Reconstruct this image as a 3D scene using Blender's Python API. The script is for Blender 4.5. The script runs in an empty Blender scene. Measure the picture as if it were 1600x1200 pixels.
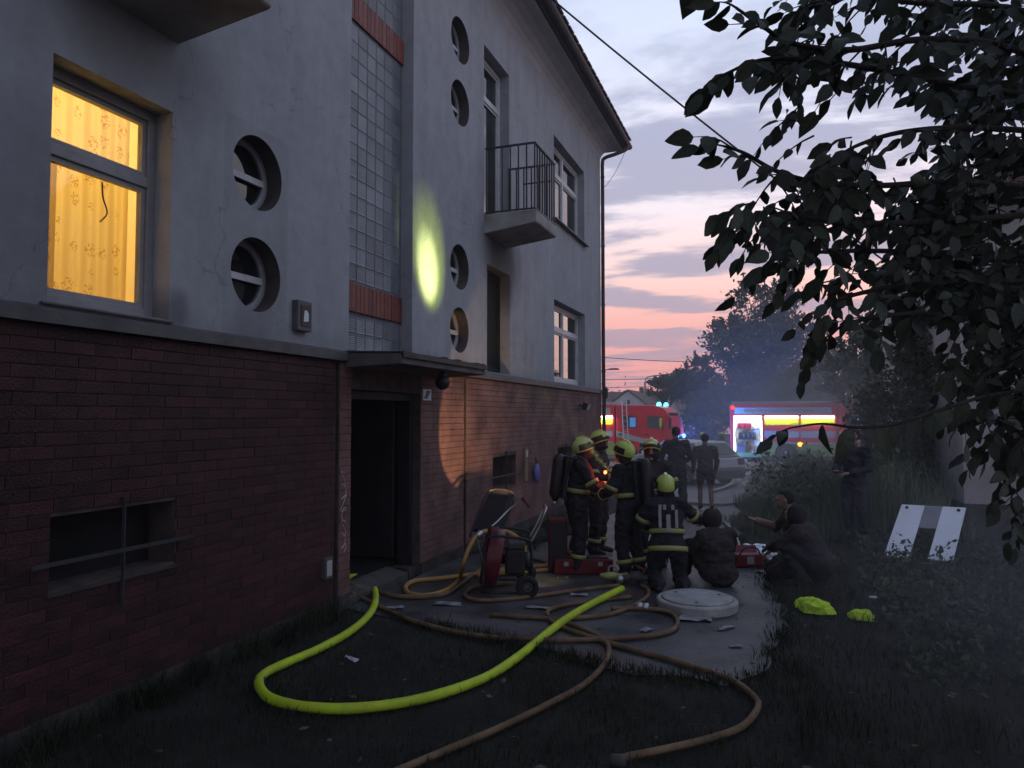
import bpy, bmesh, math, random
import numpy as np
from mathutils import Vector, Matrix
random.seed(7); RNG = np.random.default_rng(7)
sc = bpy.context.scene
COL = sc.collection
PI = math.pi
R = math.radians

# ------------------------------------------------------------------ camera
CAM = np.array([0.0, 0.0, 2.1]); FPX = 1150.0
AZ = R(19.89); PT = math.atan(50 / 1150)
FW = np.array([-math.sin(AZ) * math.cos(PT), math.cos(AZ) * math.cos(PT), math.sin(PT)])
RT = np.array([math.cos(AZ), math.sin(AZ), 0.0])
UP = np.cross(RT, FW); RT_V = Vector(RT)
cd = bpy.data.cameras.new('camera'); cd.sensor_width = 36; cd.lens = FPX / 1600 * 36
cd.clip_start = 0.05; cd.clip_end = 800
cam = bpy.data.objects.new('camera', cd); COL.objects.link(cam)
m = Matrix.Identity(4)
for i in range(3):
    m[i][0] = RT[i]; m[i][1] = UP[i]; m[i][2] = -FW[i]; m[i][3] = CAM[i]
cam.matrix_world = m
sc.camera = cam

# ------------------------------------------------------------------ render settings
sc.view_settings.view_transform = 'Standard'; sc.view_settings.look = 'None'
sc.view_settings.gamma = 1; sc.view_settings.use_curve_mapping = False
sc.view_settings.exposure = 0.0
sc.render.engine = 'CYCLES'
sc.cycles.use_denoising = True
sc.cycles.max_bounces = 6; sc.cycles.diffuse_bounces = 3; sc.cycles.glossy_bounces = 2
sc.cycles.transmission_bounces = 4; sc.cycles.transparent_max_bounces = 12; sc.cycles.volume_bounces = 0
sc.cycles.caustics_reflective = False; sc.cycles.caustics_refractive = False
sc.cycles.sample_clamp_indirect = 3.0

# ------------------------------------------------------------------ world: dusk sky
def world():
    w = bpy.data.worlds.new('World'); sc.world = w; w.use_nodes = True
    nt = w.node_tree; N = nt.nodes; L = nt.links; N.clear()
    def node(t, **k):
        n = N.new(t)
        for a, b in k.items(): setattr(n, a, b)
        return n
    def mth(op, a, b=None, c=None, clamp=False):
        n = node('ShaderNodeMath', operation=op); n.use_clamp = clamp
        for i, v in enumerate((a, b, c)):
            if v is None: continue
            if isinstance(v, (int, float)): n.inputs[i].default_value = v
            else: L.new(v, n.inputs[i])
        return n.outputs[0]
    tc = node('ShaderNodeTexCoord'); sx = node('ShaderNodeSeparateXYZ'); L.new(tc.outputs['Generated'], sx.inputs[0])
    X, Y, Z = sx.outputs
    zc = mth('MAXIMUM', Z, 0.0)
    rp = node('ShaderNodeValToRGB'); L.new(zc, rp.inputs[0])
    cr = rp.color_ramp
    stops = [(0, (.55, .235, .245)), (.06, (.63, .27, .265)), (.13, (.73, .37, .33)), (.19, (.75, .52, .49)),
             (.27, (.68, .61, .66)), (.36, (.60, .60, .70)), (.46, (.52, .57, .71)), (.60, (.40, .46, .63)), (1, (.13, .17, .30))]
    cr.elements[0].position = 0; cr.elements[0].color = (*stops[0][1], 1)
    cr.elements[1].position = 1; cr.elements[1].color = (*stops[-1][1], 1)
    for p, c in stops[1:-1]:
        e = cr.elements.new(p); e.color = (*c, 1)
    rb = node('ShaderNodeValToRGB'); L.new(zc, rb.inputs[0]); r2 = rb.color_ramp
    r2.elements[0].color = (.36, .37, .44, 1); r2.elements[1].color = (.13, .17, .30, 1)
    for p, c in ((.2, (.46, .48, .57)), (.4, (.50, .55, .68)), (.6, (.40, .46, .63))):
        e = r2.elements.new(p); e.color = (*c, 1)
    ga = node('ShaderNodeMapRange', interpolation_type='SMOOTHSTEP'); L.new(mth('MULTIPLY_ADD', Y, 1.0, mth('MULTIPLY', X, -.12)), ga.inputs[0])
    ga.inputs[1].default_value = .15; ga.inputs[2].default_value = .85
    gm = node('ShaderNodeMix', data_type='RGBA'); L.new(ga.outputs[0], gm.inputs[0]); L.new(rb.outputs[0], gm.inputs[6]); L.new(rp.outputs[0], gm.inputs[7])
    # clouds: thin layers seen in perspective
    dz = mth('ADD', zc, .09)
    u = mth('DIVIDE', X, dz); v = mth('DIVIDE', Y, dz)
    cv = node('ShaderNodeCombineXYZ'); L.new(mth('MULTIPLY', u, .55), cv.inputs[0]); L.new(v, cv.inputs[1])
    cv.inputs[2].default_value = 5.2
    nz = node('ShaderNodeTexNoise'); L.new(cv.outputs[0], nz.inputs['Vector'])
    nz.inputs['Scale'].default_value = 1.7; nz.inputs['Detail'].default_value = 8; nz.inputs['Roughness'].default_value = .58
    nz.inputs['Distortion'].default_value = .25
    mr = node('ShaderNodeMapRange', interpolation_type='SMOOTHSTEP'); L.new(nz.outputs[0], mr.inputs[0])
    mr.inputs[1].default_value = .45; mr.inputs[2].default_value = .56
    f1 = node('ShaderNodeMapRange', interpolation_type='SMOOTHSTEP'); L.new(zc, f1.inputs[0])
    f1.inputs[1].default_value = .62; f1.inputs[2].default_value = .36; f1.inputs[3].default_value = .15; f1.inputs[4].default_value = .86
    cf = mth('MULTIPLY', mr.outputs[0], f1.outputs[0])
    cc = node('ShaderNodeValToRGB'); L.new(zc, cc.inputs[0])
    cc.color_ramp.elements[0].color = (.34, .20, .25, 1); cc.color_ramp.elements[1].color = (.27, .30, .43, 1)
    cc.color_ramp.elements[1].position = .45
    e = cc.color_ramp.elements.new(.17); e.color = (.27, .255, .35, 1)
    mx = node('ShaderNodeMix', data_type='RGBA'); L.new(cf, mx.inputs[0]); L.new(gm.outputs[2], mx.inputs[6]); L.new(cc.outputs[0], mx.inputs[7])
    # dimmer away from the afterglow
    az = mth('MULTIPLY_ADD', Y, .10, mth('MULTIPLY', X, .04)); az = mth('ADD', az, .90, clamp=True)
    bz = node('ShaderNodeCombineXYZ')
    for i in range(3): L.new(az, bz.inputs[i])
    ml = node('ShaderNodeMix', data_type='RGBA', blend_type='MULTIPLY'); ml.inputs[0].default_value = 1
    L.new(mx.outputs[2], ml.inputs[6]); L.new(bz.outputs[0], ml.inputs[7])
    sky = node('ShaderNodeTexSky', sky_type='NISHITA'); sky.sun_disc = False
    sky.sun_elevation = R(1.0); sky.sun_rotation = R(15)
    b1 = node('ShaderNodeBackground'); L.new(ml.outputs[2], b1.inputs[0]); b1.inputs[1].default_value = SKY
    b2 = node('ShaderNodeBackground'); L.new(sky.outputs[0], b2.inputs[0]); b2.inputs[1].default_value = .012
    ad = node('ShaderNodeAddShader'); L.new(b1.outputs[0], ad.inputs[0]); L.new(b2.outputs[0], ad.inputs[1])
    o = node('ShaderNodeOutputWorld'); L.new(ad.outputs[0], o.inputs[0])
SKY = 1.55
world()
sd = bpy.data.lights.new('sun', 'SUN'); sd.energy = .06; sd.angle = R(12); sd.color = (1, .72, .6)
sun = bpy.data.objects.new('sun', sd); COL.objects.link(sun)
sun.rotation_euler = Vector((-math.sin(R(15)), -math.cos(R(15)), -.07)).to_track_quat('-Z', 'Y').to_euler()

# ------------------------------------------------------------------ points in the place
def pt(px, py, D):
    """point seen at a photograph position, D metres deep"""
    return Vector(CAM + (FW * FPX + RT * (px - 800) + UP * (600 - py)) / FPX * D)
def gpt(px, py, z=0.0):
    d = FW * FPX + RT * (px - 800) + UP * (600 - py)
    return Vector(CAM + d * (z - CAM[2]) / d[2])
def proj(p):
    d = np.array(p) - CAM; z = d @ FW
    return 800 + FPX * (d @ RT) / z, 600 - FPX * (d @ UP) / z, z
def smooth(t):
    t = min(1, max(0, t)); return t * t * (3 - 2 * t)
def terr(y):
    return -.45 * smooth((y - 18) / 19)

# ------------------------------------------------------------------ object helpers
def tag(o, label=None, cat=None, group=None, kind=None):
    if label: o['label'] = label
    if cat: o['category'] = cat
    if group: o['group'] = group
    if kind: o['kind'] = kind
    return o
def empty(name, loc=(0, 0, 0), rz=0, label=None, cat=None, group=None):
    o = bpy.data.objects.new(name, None); COL.objects.link(o)
    o.empty_display_size = .2
    o.location = loc; o.rotation_euler = (0, 0, rz)
    return tag(o, label, cat, group)
def link(name, me, parent=None, loc=None):
    o = bpy.data.objects.new(name, me); COL.objects.link(o)
    if parent: o.parent = parent
    if loc is not None: o.location = loc
    return o
def shade(me, flag=True):
    me.polygons.foreach_set('use_smooth', [flag] * len(me.polygons))

class MB:
    """collects shapes and links them as ONE mesh object"""
    def __init__(s): s.v = []; s.f = []; s.mi = []; s.cur = 0
    def add(s, vs, fs):
        b = len(s.v); s.v += [tuple(x) for x in vs]
        for f in fs: s.f.append(tuple(i + b for i in f)); s.mi.append(s.cur)
        return s
    def box(s, c, d, rot=None, taper=None):
        hx, hy, hz = d[0] / 2, d[1] / 2, d[2] / 2
        vs = []
        for z in (-1, 1):
            k = 1 if (z < 0 or not taper) else taper
            for x, y in ((-1, -1), (1, -1), (1, 1), (-1, 1)): vs.append(Vector((x * hx * k, y * hy * k, z * hz)))
        if rot is not None: vs = [rot @ v for v in vs]
        c = Vector(c); vs = [v + c for v in vs]
        return s.add(vs, [(3, 2, 1, 0), (4, 5, 6, 7), (0, 1, 5, 4), (1, 2, 6, 5), (2, 3, 7, 6), (3, 0, 4, 7)])
    def bar(s, a, b, w, h=None):
        a = Vector(a); b = Vector(b); h = h or w; d = b - a
        q = d.to_track_quat('Z', 'Y').to_matrix()
        return s.box((a + b) / 2, (w, h, d.length), q)
    def tube(s, pts, r, seg=8, caps=True):
        pts = [Vector(p) for p in pts]; n = len(pts)
        rr = r if isinstance(r, (list, tuple)) else [r] * n
        vs = []; fs = []; prev = None
        for i, p in enumerate(pts):
            t = (pts[min(i + 1, n - 1)] - pts[max(i - 1, 0)])
            if t.length < 1e-9: t = Vector((0, 0, 1))
            t.normalize()
            if prev is None:
                a = Vector((0, 0, 1)) if abs(t.z) < .9 else Vector((1, 0, 0))
                nn = t.cross(a).normalized()
            else:
                nn = (prev - t * prev.dot(t))
                nn = nn.normalized() if nn.length > 1e-6 else t.orthogonal().normalized()
            prev = nn; bb = t.cross(nn)
            for k in range(seg):
                an = 2 * PI * k / seg
                vs.append(p + (nn * math.cos(an) + bb * math.sin(an)) * rr[i])
        for i in range(n - 1):
            for k in range(seg):
                a = i * seg + k; b = i * seg + (k + 1) % seg
                fs.append((a, b, b + seg, a + seg))
        if caps:
            fs.append(tuple(range(seg))[::-1]); fs.append(tuple((n - 1) * seg + k for k in range(seg)))
        return s.add(vs, fs)
    def lathe(s, prof, seg=24, M=None, close=False):
        """prof: (radius, height) about local z"""
        vs = []; fs = []; n = len(prof)
        for r, z in prof:
            for k in range(seg):
                a = 2 * PI * k / seg; vs.append(Vector((r * math.cos(a), r * math.sin(a), z)))
        rng = n if close else n - 1
        for i in range(rng):
            j = (i + 1) % n
            for k in range(seg):
                k2 = (k + 1) % seg
                fs.append((i * seg + k, i * seg + k2, j * seg + k2, j * seg + k))
        if not close:
            if prof[0][0] > 1e-6: fs.append(tuple(range(seg))[::-1])
            if prof[-1][0] > 1e-6: fs.append(tuple((n - 1) * seg + k for k in range(seg)))
        if M is not None: vs = [M @ v for v in vs]
        return s.add(vs, fs)
    def ball(s, c, rad, M=None, seg=14, rings=9):
        rad = (rad,) * 3 if isinstance(rad, (int, float)) else rad
        vs = []; fs = []
        vs.append(Vector((0, 0, -rad[2])))
        for i in range(1, rings):
            ph = -PI / 2 + PI * i / rings
            for k in range(seg):
                a = 2 * PI * k / seg
                vs.append(Vector((rad[0] * math.cos(ph) * math.cos(a), rad[1] * math.cos(ph) * math.sin(a), rad[2] * math.sin(ph))))
        vs.append(Vector((0, 0, rad[2])))
        for k in range(seg):
            fs.append((0, 1 + (k + 1) % seg, 1 + k))
            fs.append((len(vs) - 1, 1 + (rings - 2) * seg + k, 1 + (rings - 2) * seg + (k + 1) % seg))
        for i in range(rings - 2):
            for k in range(seg):
                a = 1 + i * seg + k; b = 1 + i * seg + (k + 1) % seg
                fs.append((a, b, b + seg, a + seg))
        c = Vector(c)
        vs = [(M @ v if M is not None else v) + c for v in vs]
        return s.add(vs, fs)
    def prism(s, poly, a, b, plane='xz'):
        """extrude a polygon; plane xz -> along y, yz -> along x, xy -> along z"""
        def P(q, w):
            return {'xz': (q[0], w, q[1]), 'yz': (w, q[0], q[1]), 'xy': (q[0], q[1], w)}[plane]
        n = len(poly); vs = [P(q, a) for q in poly] + [P(q, b) for q in poly]
        fs = [tuple(range(n))[::-1], tuple(range(n, 2 * n))] + [(i, (i + 1) % n, (i + 1) % n + n, i + n) for i in range(n)]
        return s.add(vs, fs)
    def quad(s, *p): return s.add(p, [tuple(range(len(p)))])
    def build(s, name, mat, parent=None, smooth=False, world=False, bevel=0, fix=True):
        me = bpy.data.meshes.new(name)
        off = Vector((0, 0, 0))
        if world and parent is not None: off = Vector(OFF.get(parent.name, parent.location))
        vs = [Vector(v) - off for v in s.v] if world else s.v
        me.from_pydata(vs, [], s.f)
        mats = mat if isinstance(mat, (list, tuple)) else [mat]
        for mm in mats: me.materials.append(mm)
        if len(mats) > 1: me.polygons.foreach_set('material_index', s.mi)
        if fix or bevel:
            bm = bmesh.new(); bm.from_mesh(me)
            bmesh.ops.recalc_face_normals(bm, faces=bm.faces)
            if bevel:
                ed = [e for e in bm.edges if len(e.link_faces) == 2 and e.calc_face_angle(0) > .6]
                bmesh.ops.bevel(bm, geom=ed, offset=bevel, segments=2, profile=.6, affect='EDGES')
            bm.to_mesh(me); bm.free()
        if smooth: shade(me)
        o = link(name, me, parent)
        if world and parent is not None: OFF[o.name] = off
        return o
OFF = {}
def spline(pts, n=8):
    pts = [Vector(p) for p in pts]; out = []
    P = [pts[0] * 2 - pts[1]] + pts + [pts[-1] * 2 - pts[-2]]
    for i in range(1, len(P) - 2):
        a, b, c, d = P[i - 1:i + 3]
        for k in range(n):
            t = k / n
            out.append(.5 * ((2 * b) + (c - a) * t + (2 * a - 5 * b + 4 * c - d) * t * t + (3 * b - a - 3 * c + d) * t ** 3))
    out.append(pts[-1]); return out

# ------------------------------------------------------------------ materials
def mat(name, col, rough=.8, var=.2, scale=6, bump=.0, bscale=60, metal=0, spec=.35, rand=0.0, col2=None, stretch=None, emit=None, es=0, trans=0, det=6):
    M = bpy.data.materials.new(name); M.use_nodes = True
    nt = M.node_tree; N = nt.nodes; L = nt.links; p = N['Principled BSDF']
    p.inputs['Roughness'].default_value = rough; p.inputs['Metallic'].default_value = metal
    p.inputs['Specular IOR Level'].default_value = spec
    tc = N.new('ShaderNodeTexCoord'); mp = N.new('ShaderNodeMapping'); L.new(tc.outputs['Object'], mp.inputs[0])
    if stretch: mp.inputs['Scale'].default_value = stretch
    oi = N.new('ShaderNodeObjectInfo')
    nz = N.new('ShaderNodeTexNoise'); nz.inputs['Scale'].default_value = scale; nz.inputs['Detail'].default_value = det
    nz.noise_dimensions = '4D'
    mw = N.new('ShaderNodeMath'); mw.operation = 'MULTIPLY'; mw.inputs[1].default_value = 20; L.new(oi.outputs['Random'], mw.inputs[0])
    L.new(mw.outputs[0], nz.inputs['W']); L.new(mp.outputs[0], nz.inputs['Vector'])
    c2 = col2 if col2 else tuple(c * (1 - var) for c in col)
    c1 = col if col2 else tuple(c * (1 + var) for c in col)
    mr = N.new('ShaderNodeMapRange'); mr.inputs[1].default_value = .32; mr.inputs[2].default_value = .68; L.new(nz.outputs[0], mr.inputs[0])
    mx = N.new('ShaderNodeMix'); mx.data_type = 'RGBA'; L.new(mr.outputs[0], mx.inputs[0])
    mx.inputs[6].default_value = (*c2, 1); mx.inputs[7].default_value = (*c1, 1)
    out = mx.outputs[2]
    if rand:
        hs = N.new('ShaderNodeHueSaturation'); L.new(out, hs.inputs['Color'])
        rr = N.new('ShaderNodeMapRange'); L.new(oi.outputs['Random'], rr.inputs[0]); rr.inputs[3].default_value = 1 - rand; rr.inputs[4].default_value = 1 + rand
        L.new(rr.outputs[0], hs.inputs['Value']); out = hs.outputs[0]
    L.new(out, p.inputs['Base Color'])
    if bump:
        nb = N.new('ShaderNodeTexNoise'); nb.inputs['Scale'].default_value = bscale; nb.inputs['Detail'].default_value = 5
        L.new(mp.outputs[0], nb.inputs['Vector'])
        bp = N.new('ShaderNodeBump'); bp.inputs['Strength'].default_value = bump; bp.inputs['Distance'].default_value = .02
        L.new(nb.outputs[0], bp.inputs['Height']); L.new(bp.outputs[0], p.inputs['Normal'])
    if emit:
        p.inputs['Emission Color'].default_value = (*emit, 1); p.inputs['Emission Strength'].default_value = es
    return M
def vmath(N, L, op, a, b):
    n = N.new('ShaderNodeMath'); n.operation = op
    for i, v in enumerate((a, b)):
        if isinstance(v, (int, float)): n.inputs[i].default_value = v
        else: L.new(v, n.inputs[i])
    return n.outputs[0]

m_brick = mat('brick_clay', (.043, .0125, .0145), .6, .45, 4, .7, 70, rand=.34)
m_brick_shaded = mat('brick_clay_shaded', (.041, .0125, .0145), .65, .6, 2.2, .4, 90)  # left section: shade of the tree canopy put into the brick colour
m_brick_lit = mat('brick_clay_lit', (.155, .085, .074), .75, .45, 2.2, .4, 90)  # same brick, painted paler for the brighter light on the right section
m_tile = mat('clinker_tile', (.19, .055, .04), .5, .25, 12, .3, 80, rand=.3)
m_mortar = mat('mortar', (.085, .066, .062), .95, .4, 7, .6, 120)
m_cement = mat('cement_plinth', (.055, .05, .048), .95, .5, 3, .6, 60)
m_ledge = mat('sheet_metal_ledge', (.11, .11, .112), .55, .25, 4, .15, 30, metal=.3)
m_canopy = mat('canopy_concrete', (.12, .12, .118), .85, .3, 4, .4, 50)
m_slab = mat('balcony_concrete', (.30, .295, .28), .9, .35, 2.5, .4, 40)
m_soffit = mat('soffit_plaster', (.42, .42, .43), .9, .15, 1.5, .15, 40)
m_roof = mat('roof_tile', (.10, .05, .042), .8, .3, 4, .4, 20)
m_gutter = mat('gutter_metal', (.055, .053, .053), .6, .3, 4, .1, 30)
m_iron = mat('painted_iron', (.045, .045, .05), .5, .3, 12, .1, 60)
m_frame = mat('painted_window_frame', (.55, .55, .56), .45, .12, 6)
m_sash = mat('grey_window_frame', (.30, .30, .31), .5, .15, 6)
m_dark = mat('dark_room', (.012, .012, .013), .9, .3, 3)
m_glassdark = mat('window_glass', (.012, .013, .015), .04, .1, 3, spec=.8)
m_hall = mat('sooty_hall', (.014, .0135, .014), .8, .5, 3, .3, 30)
m_step = mat('step_concrete', (.085, .085, .075), .9, .3, 5, .4, 60)
m_concrete = mat('path_concrete', (.066, .066, .068), .5, .75, 1.9, .4, 30, det=9)
m_manhole = mat('manhole_concrete', (.36, .36, .355), .85, .25, 5, .4, 60)
m_ground = mat('ground_soil', (.018, .017, .014), 1, .5, 3, .7, 25)
m_grass = mat('grass_blade', (.022, .030, .013), .8, .5, 1.5)
m_weed = mat('tall_grass_blade', (.12, .14, .085), .8, .35, .8)
m_asphalt = mat('asphalt', (.05, .05, .052), .7, .3, 3, .4, 80)
m_kerb = mat('kerb_stone', (.20, .20, .19), .9, .2, 5, .3, 50)
m_paver = mat('pavement_slab', (.24, .17, .15), .85, .25, 5, .3, 50)
m_leaf = mat('broad_leaf', (.044, .055, .036), .5, .35, 7, .2, 30, rand=.35)
m_leafmass = mat('broad_leaf_mass', (.042, .053, .036), .55, .45, 5)
m_bark = mat('bark', (.032, .028, .024), .95, .4, 8, .8, 40)
m_fol = mat('tree_foliage', (.045, .06, .03), .8, .5, .7)
m_fol2 = mat('shrub_foliage', (.055, .066, .034), .8, .5, .9)
m_hosey = mat('yellow_hose', (.56, .76, .03), .5, .1, 5, .3, 160, col2=(.40, .52, .03))
m_hoset = mat('tan_hose', (.17, .11, .062), .75, .45, 5, .4, 160)
m_hoseo = mat('ochre_hose', (.48, .27, .08), .7, .2, 8, .3, 200)
m_hosew = mat('pale_hose', (.45, .43, .38), .7, .2, 8, .3, 200)
m_alu = mat('aluminium', (.5, .5, .52), .35, .15, 10, metal=.8)
m_black = mat('black_plastic', (.018, .018, .02), .45, .3, 10)
m_rubber = mat('tyre_rubber', (.02, .02, .02), .85, .2, 20, .3, 60)
m_red = mat('red_fan_paint', (.11, .012, .02), .35, .15, 6)
m_redcase = mat('red_case_plastic', (.13, .010, .013), .5, .25, 6)
m_hivis = mat('hi_vis_cloth', (.55, .80, .04), .8, .12, 10, .3, 60)
m_white = mat('white_board', (.74, .78, .82), .5, .05, 4)
m_greyb = mat('grey_board', (.24, .23, .25), .7, .12, 4)
m_nplast = mat('neighbour_plaster', (.36, .335, .33), .95, .25, 1.2, .3, 30)
m_foil = mat('foil', (.6, .62, .68), .3, .15, 10, .3, 40, metal=.7)
m_paper = mat('paper', (.55, .56, .6), .9, .2, 8)
m_bluebag = mat('blue_bag', (.13, .14, .42), .5, .25, 10)
m_skin = mat('skin', (.25, .15, .115), .6, .1, 10)
m_turn = mat('turnout_cloth', (.018, .018, .022), .85, .3, 8, .3, 90)
m_navy = mat('dark_clothing', (.022, .022, .028), .85, .3, 6, .3, 70)
m_brown = mat('dark_brown_clothing', (.032, .024, .024), .85, .3, 6, .3, 70)
m_shirt = mat('grey_brown_shirt', (.055, .045, .048), .85, .2, 6, .3, 70)
m_boot = mat('boot_leather', (.012, .012, .012), .5, .2, 10)
m_hair = mat('dark_hair', (.015, .012, .010), .7, .3, 40, .4, 90)
m_helm = mat('lime_helmet', (.50, .60, .12), .3, .08, 8, spec=.5)
m_helmf = mat('faded_lime_helmet', (.42, .46, .16), .35, .1, 8, spec=.5)
m_helmk = mat('helmet_black_trim', (.02, .02, .022), .4, .1, 8)
m_band = mat('reflective_band', (.33, .33, .12), .5, .1, 10)
m_bandw = mat('silver_band', (.30, .30, .30), .5, .1, 10)
m_badge = mat('helmet_badge', (.8, .8, .8), .4, .05, 8)
m_eye = mat('eye', (.5, .5, .5), .2, .05, 8)
m_tred = mat('fire_engine_red', (.72, .03, .045), .3, .1, 2, spec=.5)
m_tyel = mat('fluorescent_yellow', (.78, .88, .02), .5, .05, 4)
m_tgrey = mat('silver_stripe', (.45, .45, .44), .5, .08, 4)
m_tlow = mat('lime_lower_panel', (.34, .42, .10), .5, .1, 3)
m_tband = mat('pale_roof_band', (.45, .42, .36), .5, .12, 3)
m_lett = mat('gold_lettering', (.45, .28, .04), .5, .05, 4)
m_comp = mat('compartment_lining', (.62, .66, .70), .4, .1, 6)
m_silver = mat('car_silver', (.40, .41, .44), .28, .08, 3, metal=.3, spec=.6)
m_house1 = mat('far_plaster', (.55, .52, .50), .9, .12, .8)
m_froof = mat('far_roof', (.11, .07, .06), .9, .25, 2)
m_pole = mat('galvanised_pole', (.16, .16, .17), .5, .15, 4, metal=.4)
m_wire = mat('cable', (.02, .02, .022), .6, .1, 4)
m_oxy = mat('yellow_cylinder', (.62, .68, .08), .4, .1, 6)
m_litter = mat('leaf_litter', (.12, .11, .09), .9, .5, 3)
m_cream = mat('room_paint', (.72, .60, .36), .9, .06, 3)
def emi(name, col, s):
    M = bpy.data.materials.new(name); M.use_nodes = True; nt = M.node_tree; nt.nodes.clear()
    e = nt.nodes.new('ShaderNodeEmission'); e.inputs[0].default_value = (*col, 1); e.inputs[1].default_value = s
    o = nt.nodes.new('ShaderNodeOutputMaterial'); nt.links.new(e.outputs[0], o.inputs[0]); return M
m_led = emi('led_strip', (.92, .97, 1), 16)
m_blue = emi('blue_beacon', (.05, .22, 1), 14)
m_cyan = emi('cyan_beacon', (.15, .75, .9), 3)
m_redl = emi('red_lamp', (1, .06, .03), 3)
m_amber = emi('amber_lamp', (1, .38, .03), 7)
m_torch = emi('torch_lens', (.9, .95, 1), 8)
m_redt = emi('red_torch_lens', (1, .16, .05), 6)
m_bulb = emi('room_lamp', (1, .72, .3), 3)
def leaf_veins(M):
    nt = M.node_tree; N = nt.nodes; L = nt.links; p = N['Principled BSDF']; base = p.inputs['Base Color'].links[0].from_socket
    tc = N.new('ShaderNodeTexCoord'); sp = N.new('ShaderNodeSeparateXYZ'); L.new(tc.outputs['Object'], sp.inputs[0])
    ay = vmath(N, L, 'ABSOLUTE', sp.outputs[1], 0)
    q = vmath(N, L, 'FRACT', vmath(N, L, 'MULTIPLY', vmath(N, L, 'SUBTRACT', sp.outputs[0], vmath(N, L, 'MULTIPLY', ay, .7)), 7.5), 0)
    v = vmath(N, L, 'MAXIMUM', vmath(N, L, 'LESS_THAN', ay, .012), vmath(N, L, 'LESS_THAN', q, .09))
    mx = N.new('ShaderNodeMix'); mx.data_type = 'RGBA'; L.new(vmath(N, L, 'MULTIPLY', v, .55), mx.inputs[0]); L.new(base, mx.inputs[6]); mx.inputs[7].default_value = (.10, .12, .06, 1); L.new(mx.outputs[2], p.inputs['Base Color'])
leaf_veins(m_leaf)
def m_plaster():
    M = mat('house_plaster', (.355, .37, .395), .95, .09, .9, .25, 70)
    nt = M.node_tree; N = nt.nodes; L = nt.links; p = N['Principled BSDF']
    base = p.inputs['Base Color'].links[0].from_socket
    tc = N.new('ShaderNodeTexCoord'); sp = N.new('ShaderNodeSeparateXYZ'); L.new(tc.outputs['Object'], sp.inputs[0])
    # rain streaks: noise stretched down the wall
    mp = N.new('ShaderNodeMapping'); mp.inputs['Scale'].default_value = (1, 1.9, .5); L.new(tc.outputs['Object'], mp.inputs[0])
    nz = N.new('ShaderNodeTexNoise'); nz.inputs['Scale'].default_value = 1.6; nz.inputs['Detail'].default_value = 7; L.new(mp.outputs[0], nz.inputs[0])
    mr = N.new('ShaderNodeMapRange'); mr.inputs[1].default_value = .45; mr.inputs[2].default_value = .75; mr.inputs[3].default_value = 1; mr.inputs[4].default_value = .84; L.new(nz.outputs[0], mr.inputs[0])
    # soot washed up round the burnt-out opening (a stain with a shape of its own)
    def blob(cy, cz, ry, rz):
        a = vmath(N, L, 'DIVIDE', vmath(N, L, 'SUBTRACT', sp.outputs[1], cy), ry); a = vmath(N, L, 'MULTIPLY', a, a)
        b = vmath(N, L, 'DIVIDE', vmath(N, L, 'SUBTRACT', sp.outputs[2], cz), rz); b = vmath(N, L, 'MULTIPLY', b, b)
        d = vmath(N, L, 'SQRT', vmath(N, L, 'ADD', a, b), 0)
        d = vmath(N, L, 'ADD', d, vmath(N, L, 'MULTIPLY', vmath(N, L, 'SUBTRACT', nz.outputs[0], .5), .9))
        q = N.new('ShaderNodeMapRange'); q.interpolation_type = 'SMOOTHSTEP'; L.new(d, q.inputs[0]); q.inputs[1].default_value = .35; q.inputs[2].default_value = 1.15
        return q.outputs[0]
    s1 = blob(11.9 - OY, 4.75, 1.0, .95); s2 = blob(3.3 - OY, 3.4, .5, .8)
    q1 = N.new('ShaderNodeMapRange'); L.new(s1, q1.inputs[0]); q1.inputs[3].default_value = .35; q1.inputs[4].default_value = 1
    q2 = N.new('ShaderNodeMapRange'); L.new(s2, q2.inputs[0]); q2.inputs[3].default_value = .75; q2.inputs[4].default_value = 1
    f = vmath(N, L, 'MULTIPLY', vmath(N, L, 'MULTIPLY', q1.outputs[0], q2.outputs[0]), mr.outputs[0])
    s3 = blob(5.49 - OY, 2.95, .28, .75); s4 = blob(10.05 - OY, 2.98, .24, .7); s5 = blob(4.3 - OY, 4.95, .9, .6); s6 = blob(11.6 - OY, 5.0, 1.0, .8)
    def soft(a, lo):
        q = N.new('ShaderNodeMapRange'); L.new(a, q.inputs[0]); q.inputs[3].default_value = lo; q.inputs[4].default_value = 1; return q.outputs[0]
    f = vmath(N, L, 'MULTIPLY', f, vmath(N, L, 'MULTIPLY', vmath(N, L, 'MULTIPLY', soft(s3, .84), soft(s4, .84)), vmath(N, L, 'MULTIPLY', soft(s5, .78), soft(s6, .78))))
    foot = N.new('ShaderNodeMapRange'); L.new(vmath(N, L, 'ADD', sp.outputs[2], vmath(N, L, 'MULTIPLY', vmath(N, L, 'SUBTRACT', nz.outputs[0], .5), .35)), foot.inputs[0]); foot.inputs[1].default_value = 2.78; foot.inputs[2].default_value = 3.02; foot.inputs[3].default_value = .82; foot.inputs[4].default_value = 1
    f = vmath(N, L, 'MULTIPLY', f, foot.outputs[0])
    nf = N.new('ShaderNodeTexNoise'); nf.inputs['Scale'].default_value = 5; nf.inputs['Detail'].default_value = 8; nf.inputs['Roughness'].default_value = .7; L.new(tc.outputs['Object'], nf.inputs[0])
    nr = N.new('ShaderNodeMapRange'); L.new(nf.outputs[0], nr.inputs[0]); nr.inputs[1].default_value = .35; nr.inputs[2].default_value = .7; nr.inputs[3].default_value = .88; nr.inputs[4].default_value = 1.06
    f = vmath(N, L, 'MULTIPLY', f, nr.outputs[0])
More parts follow.
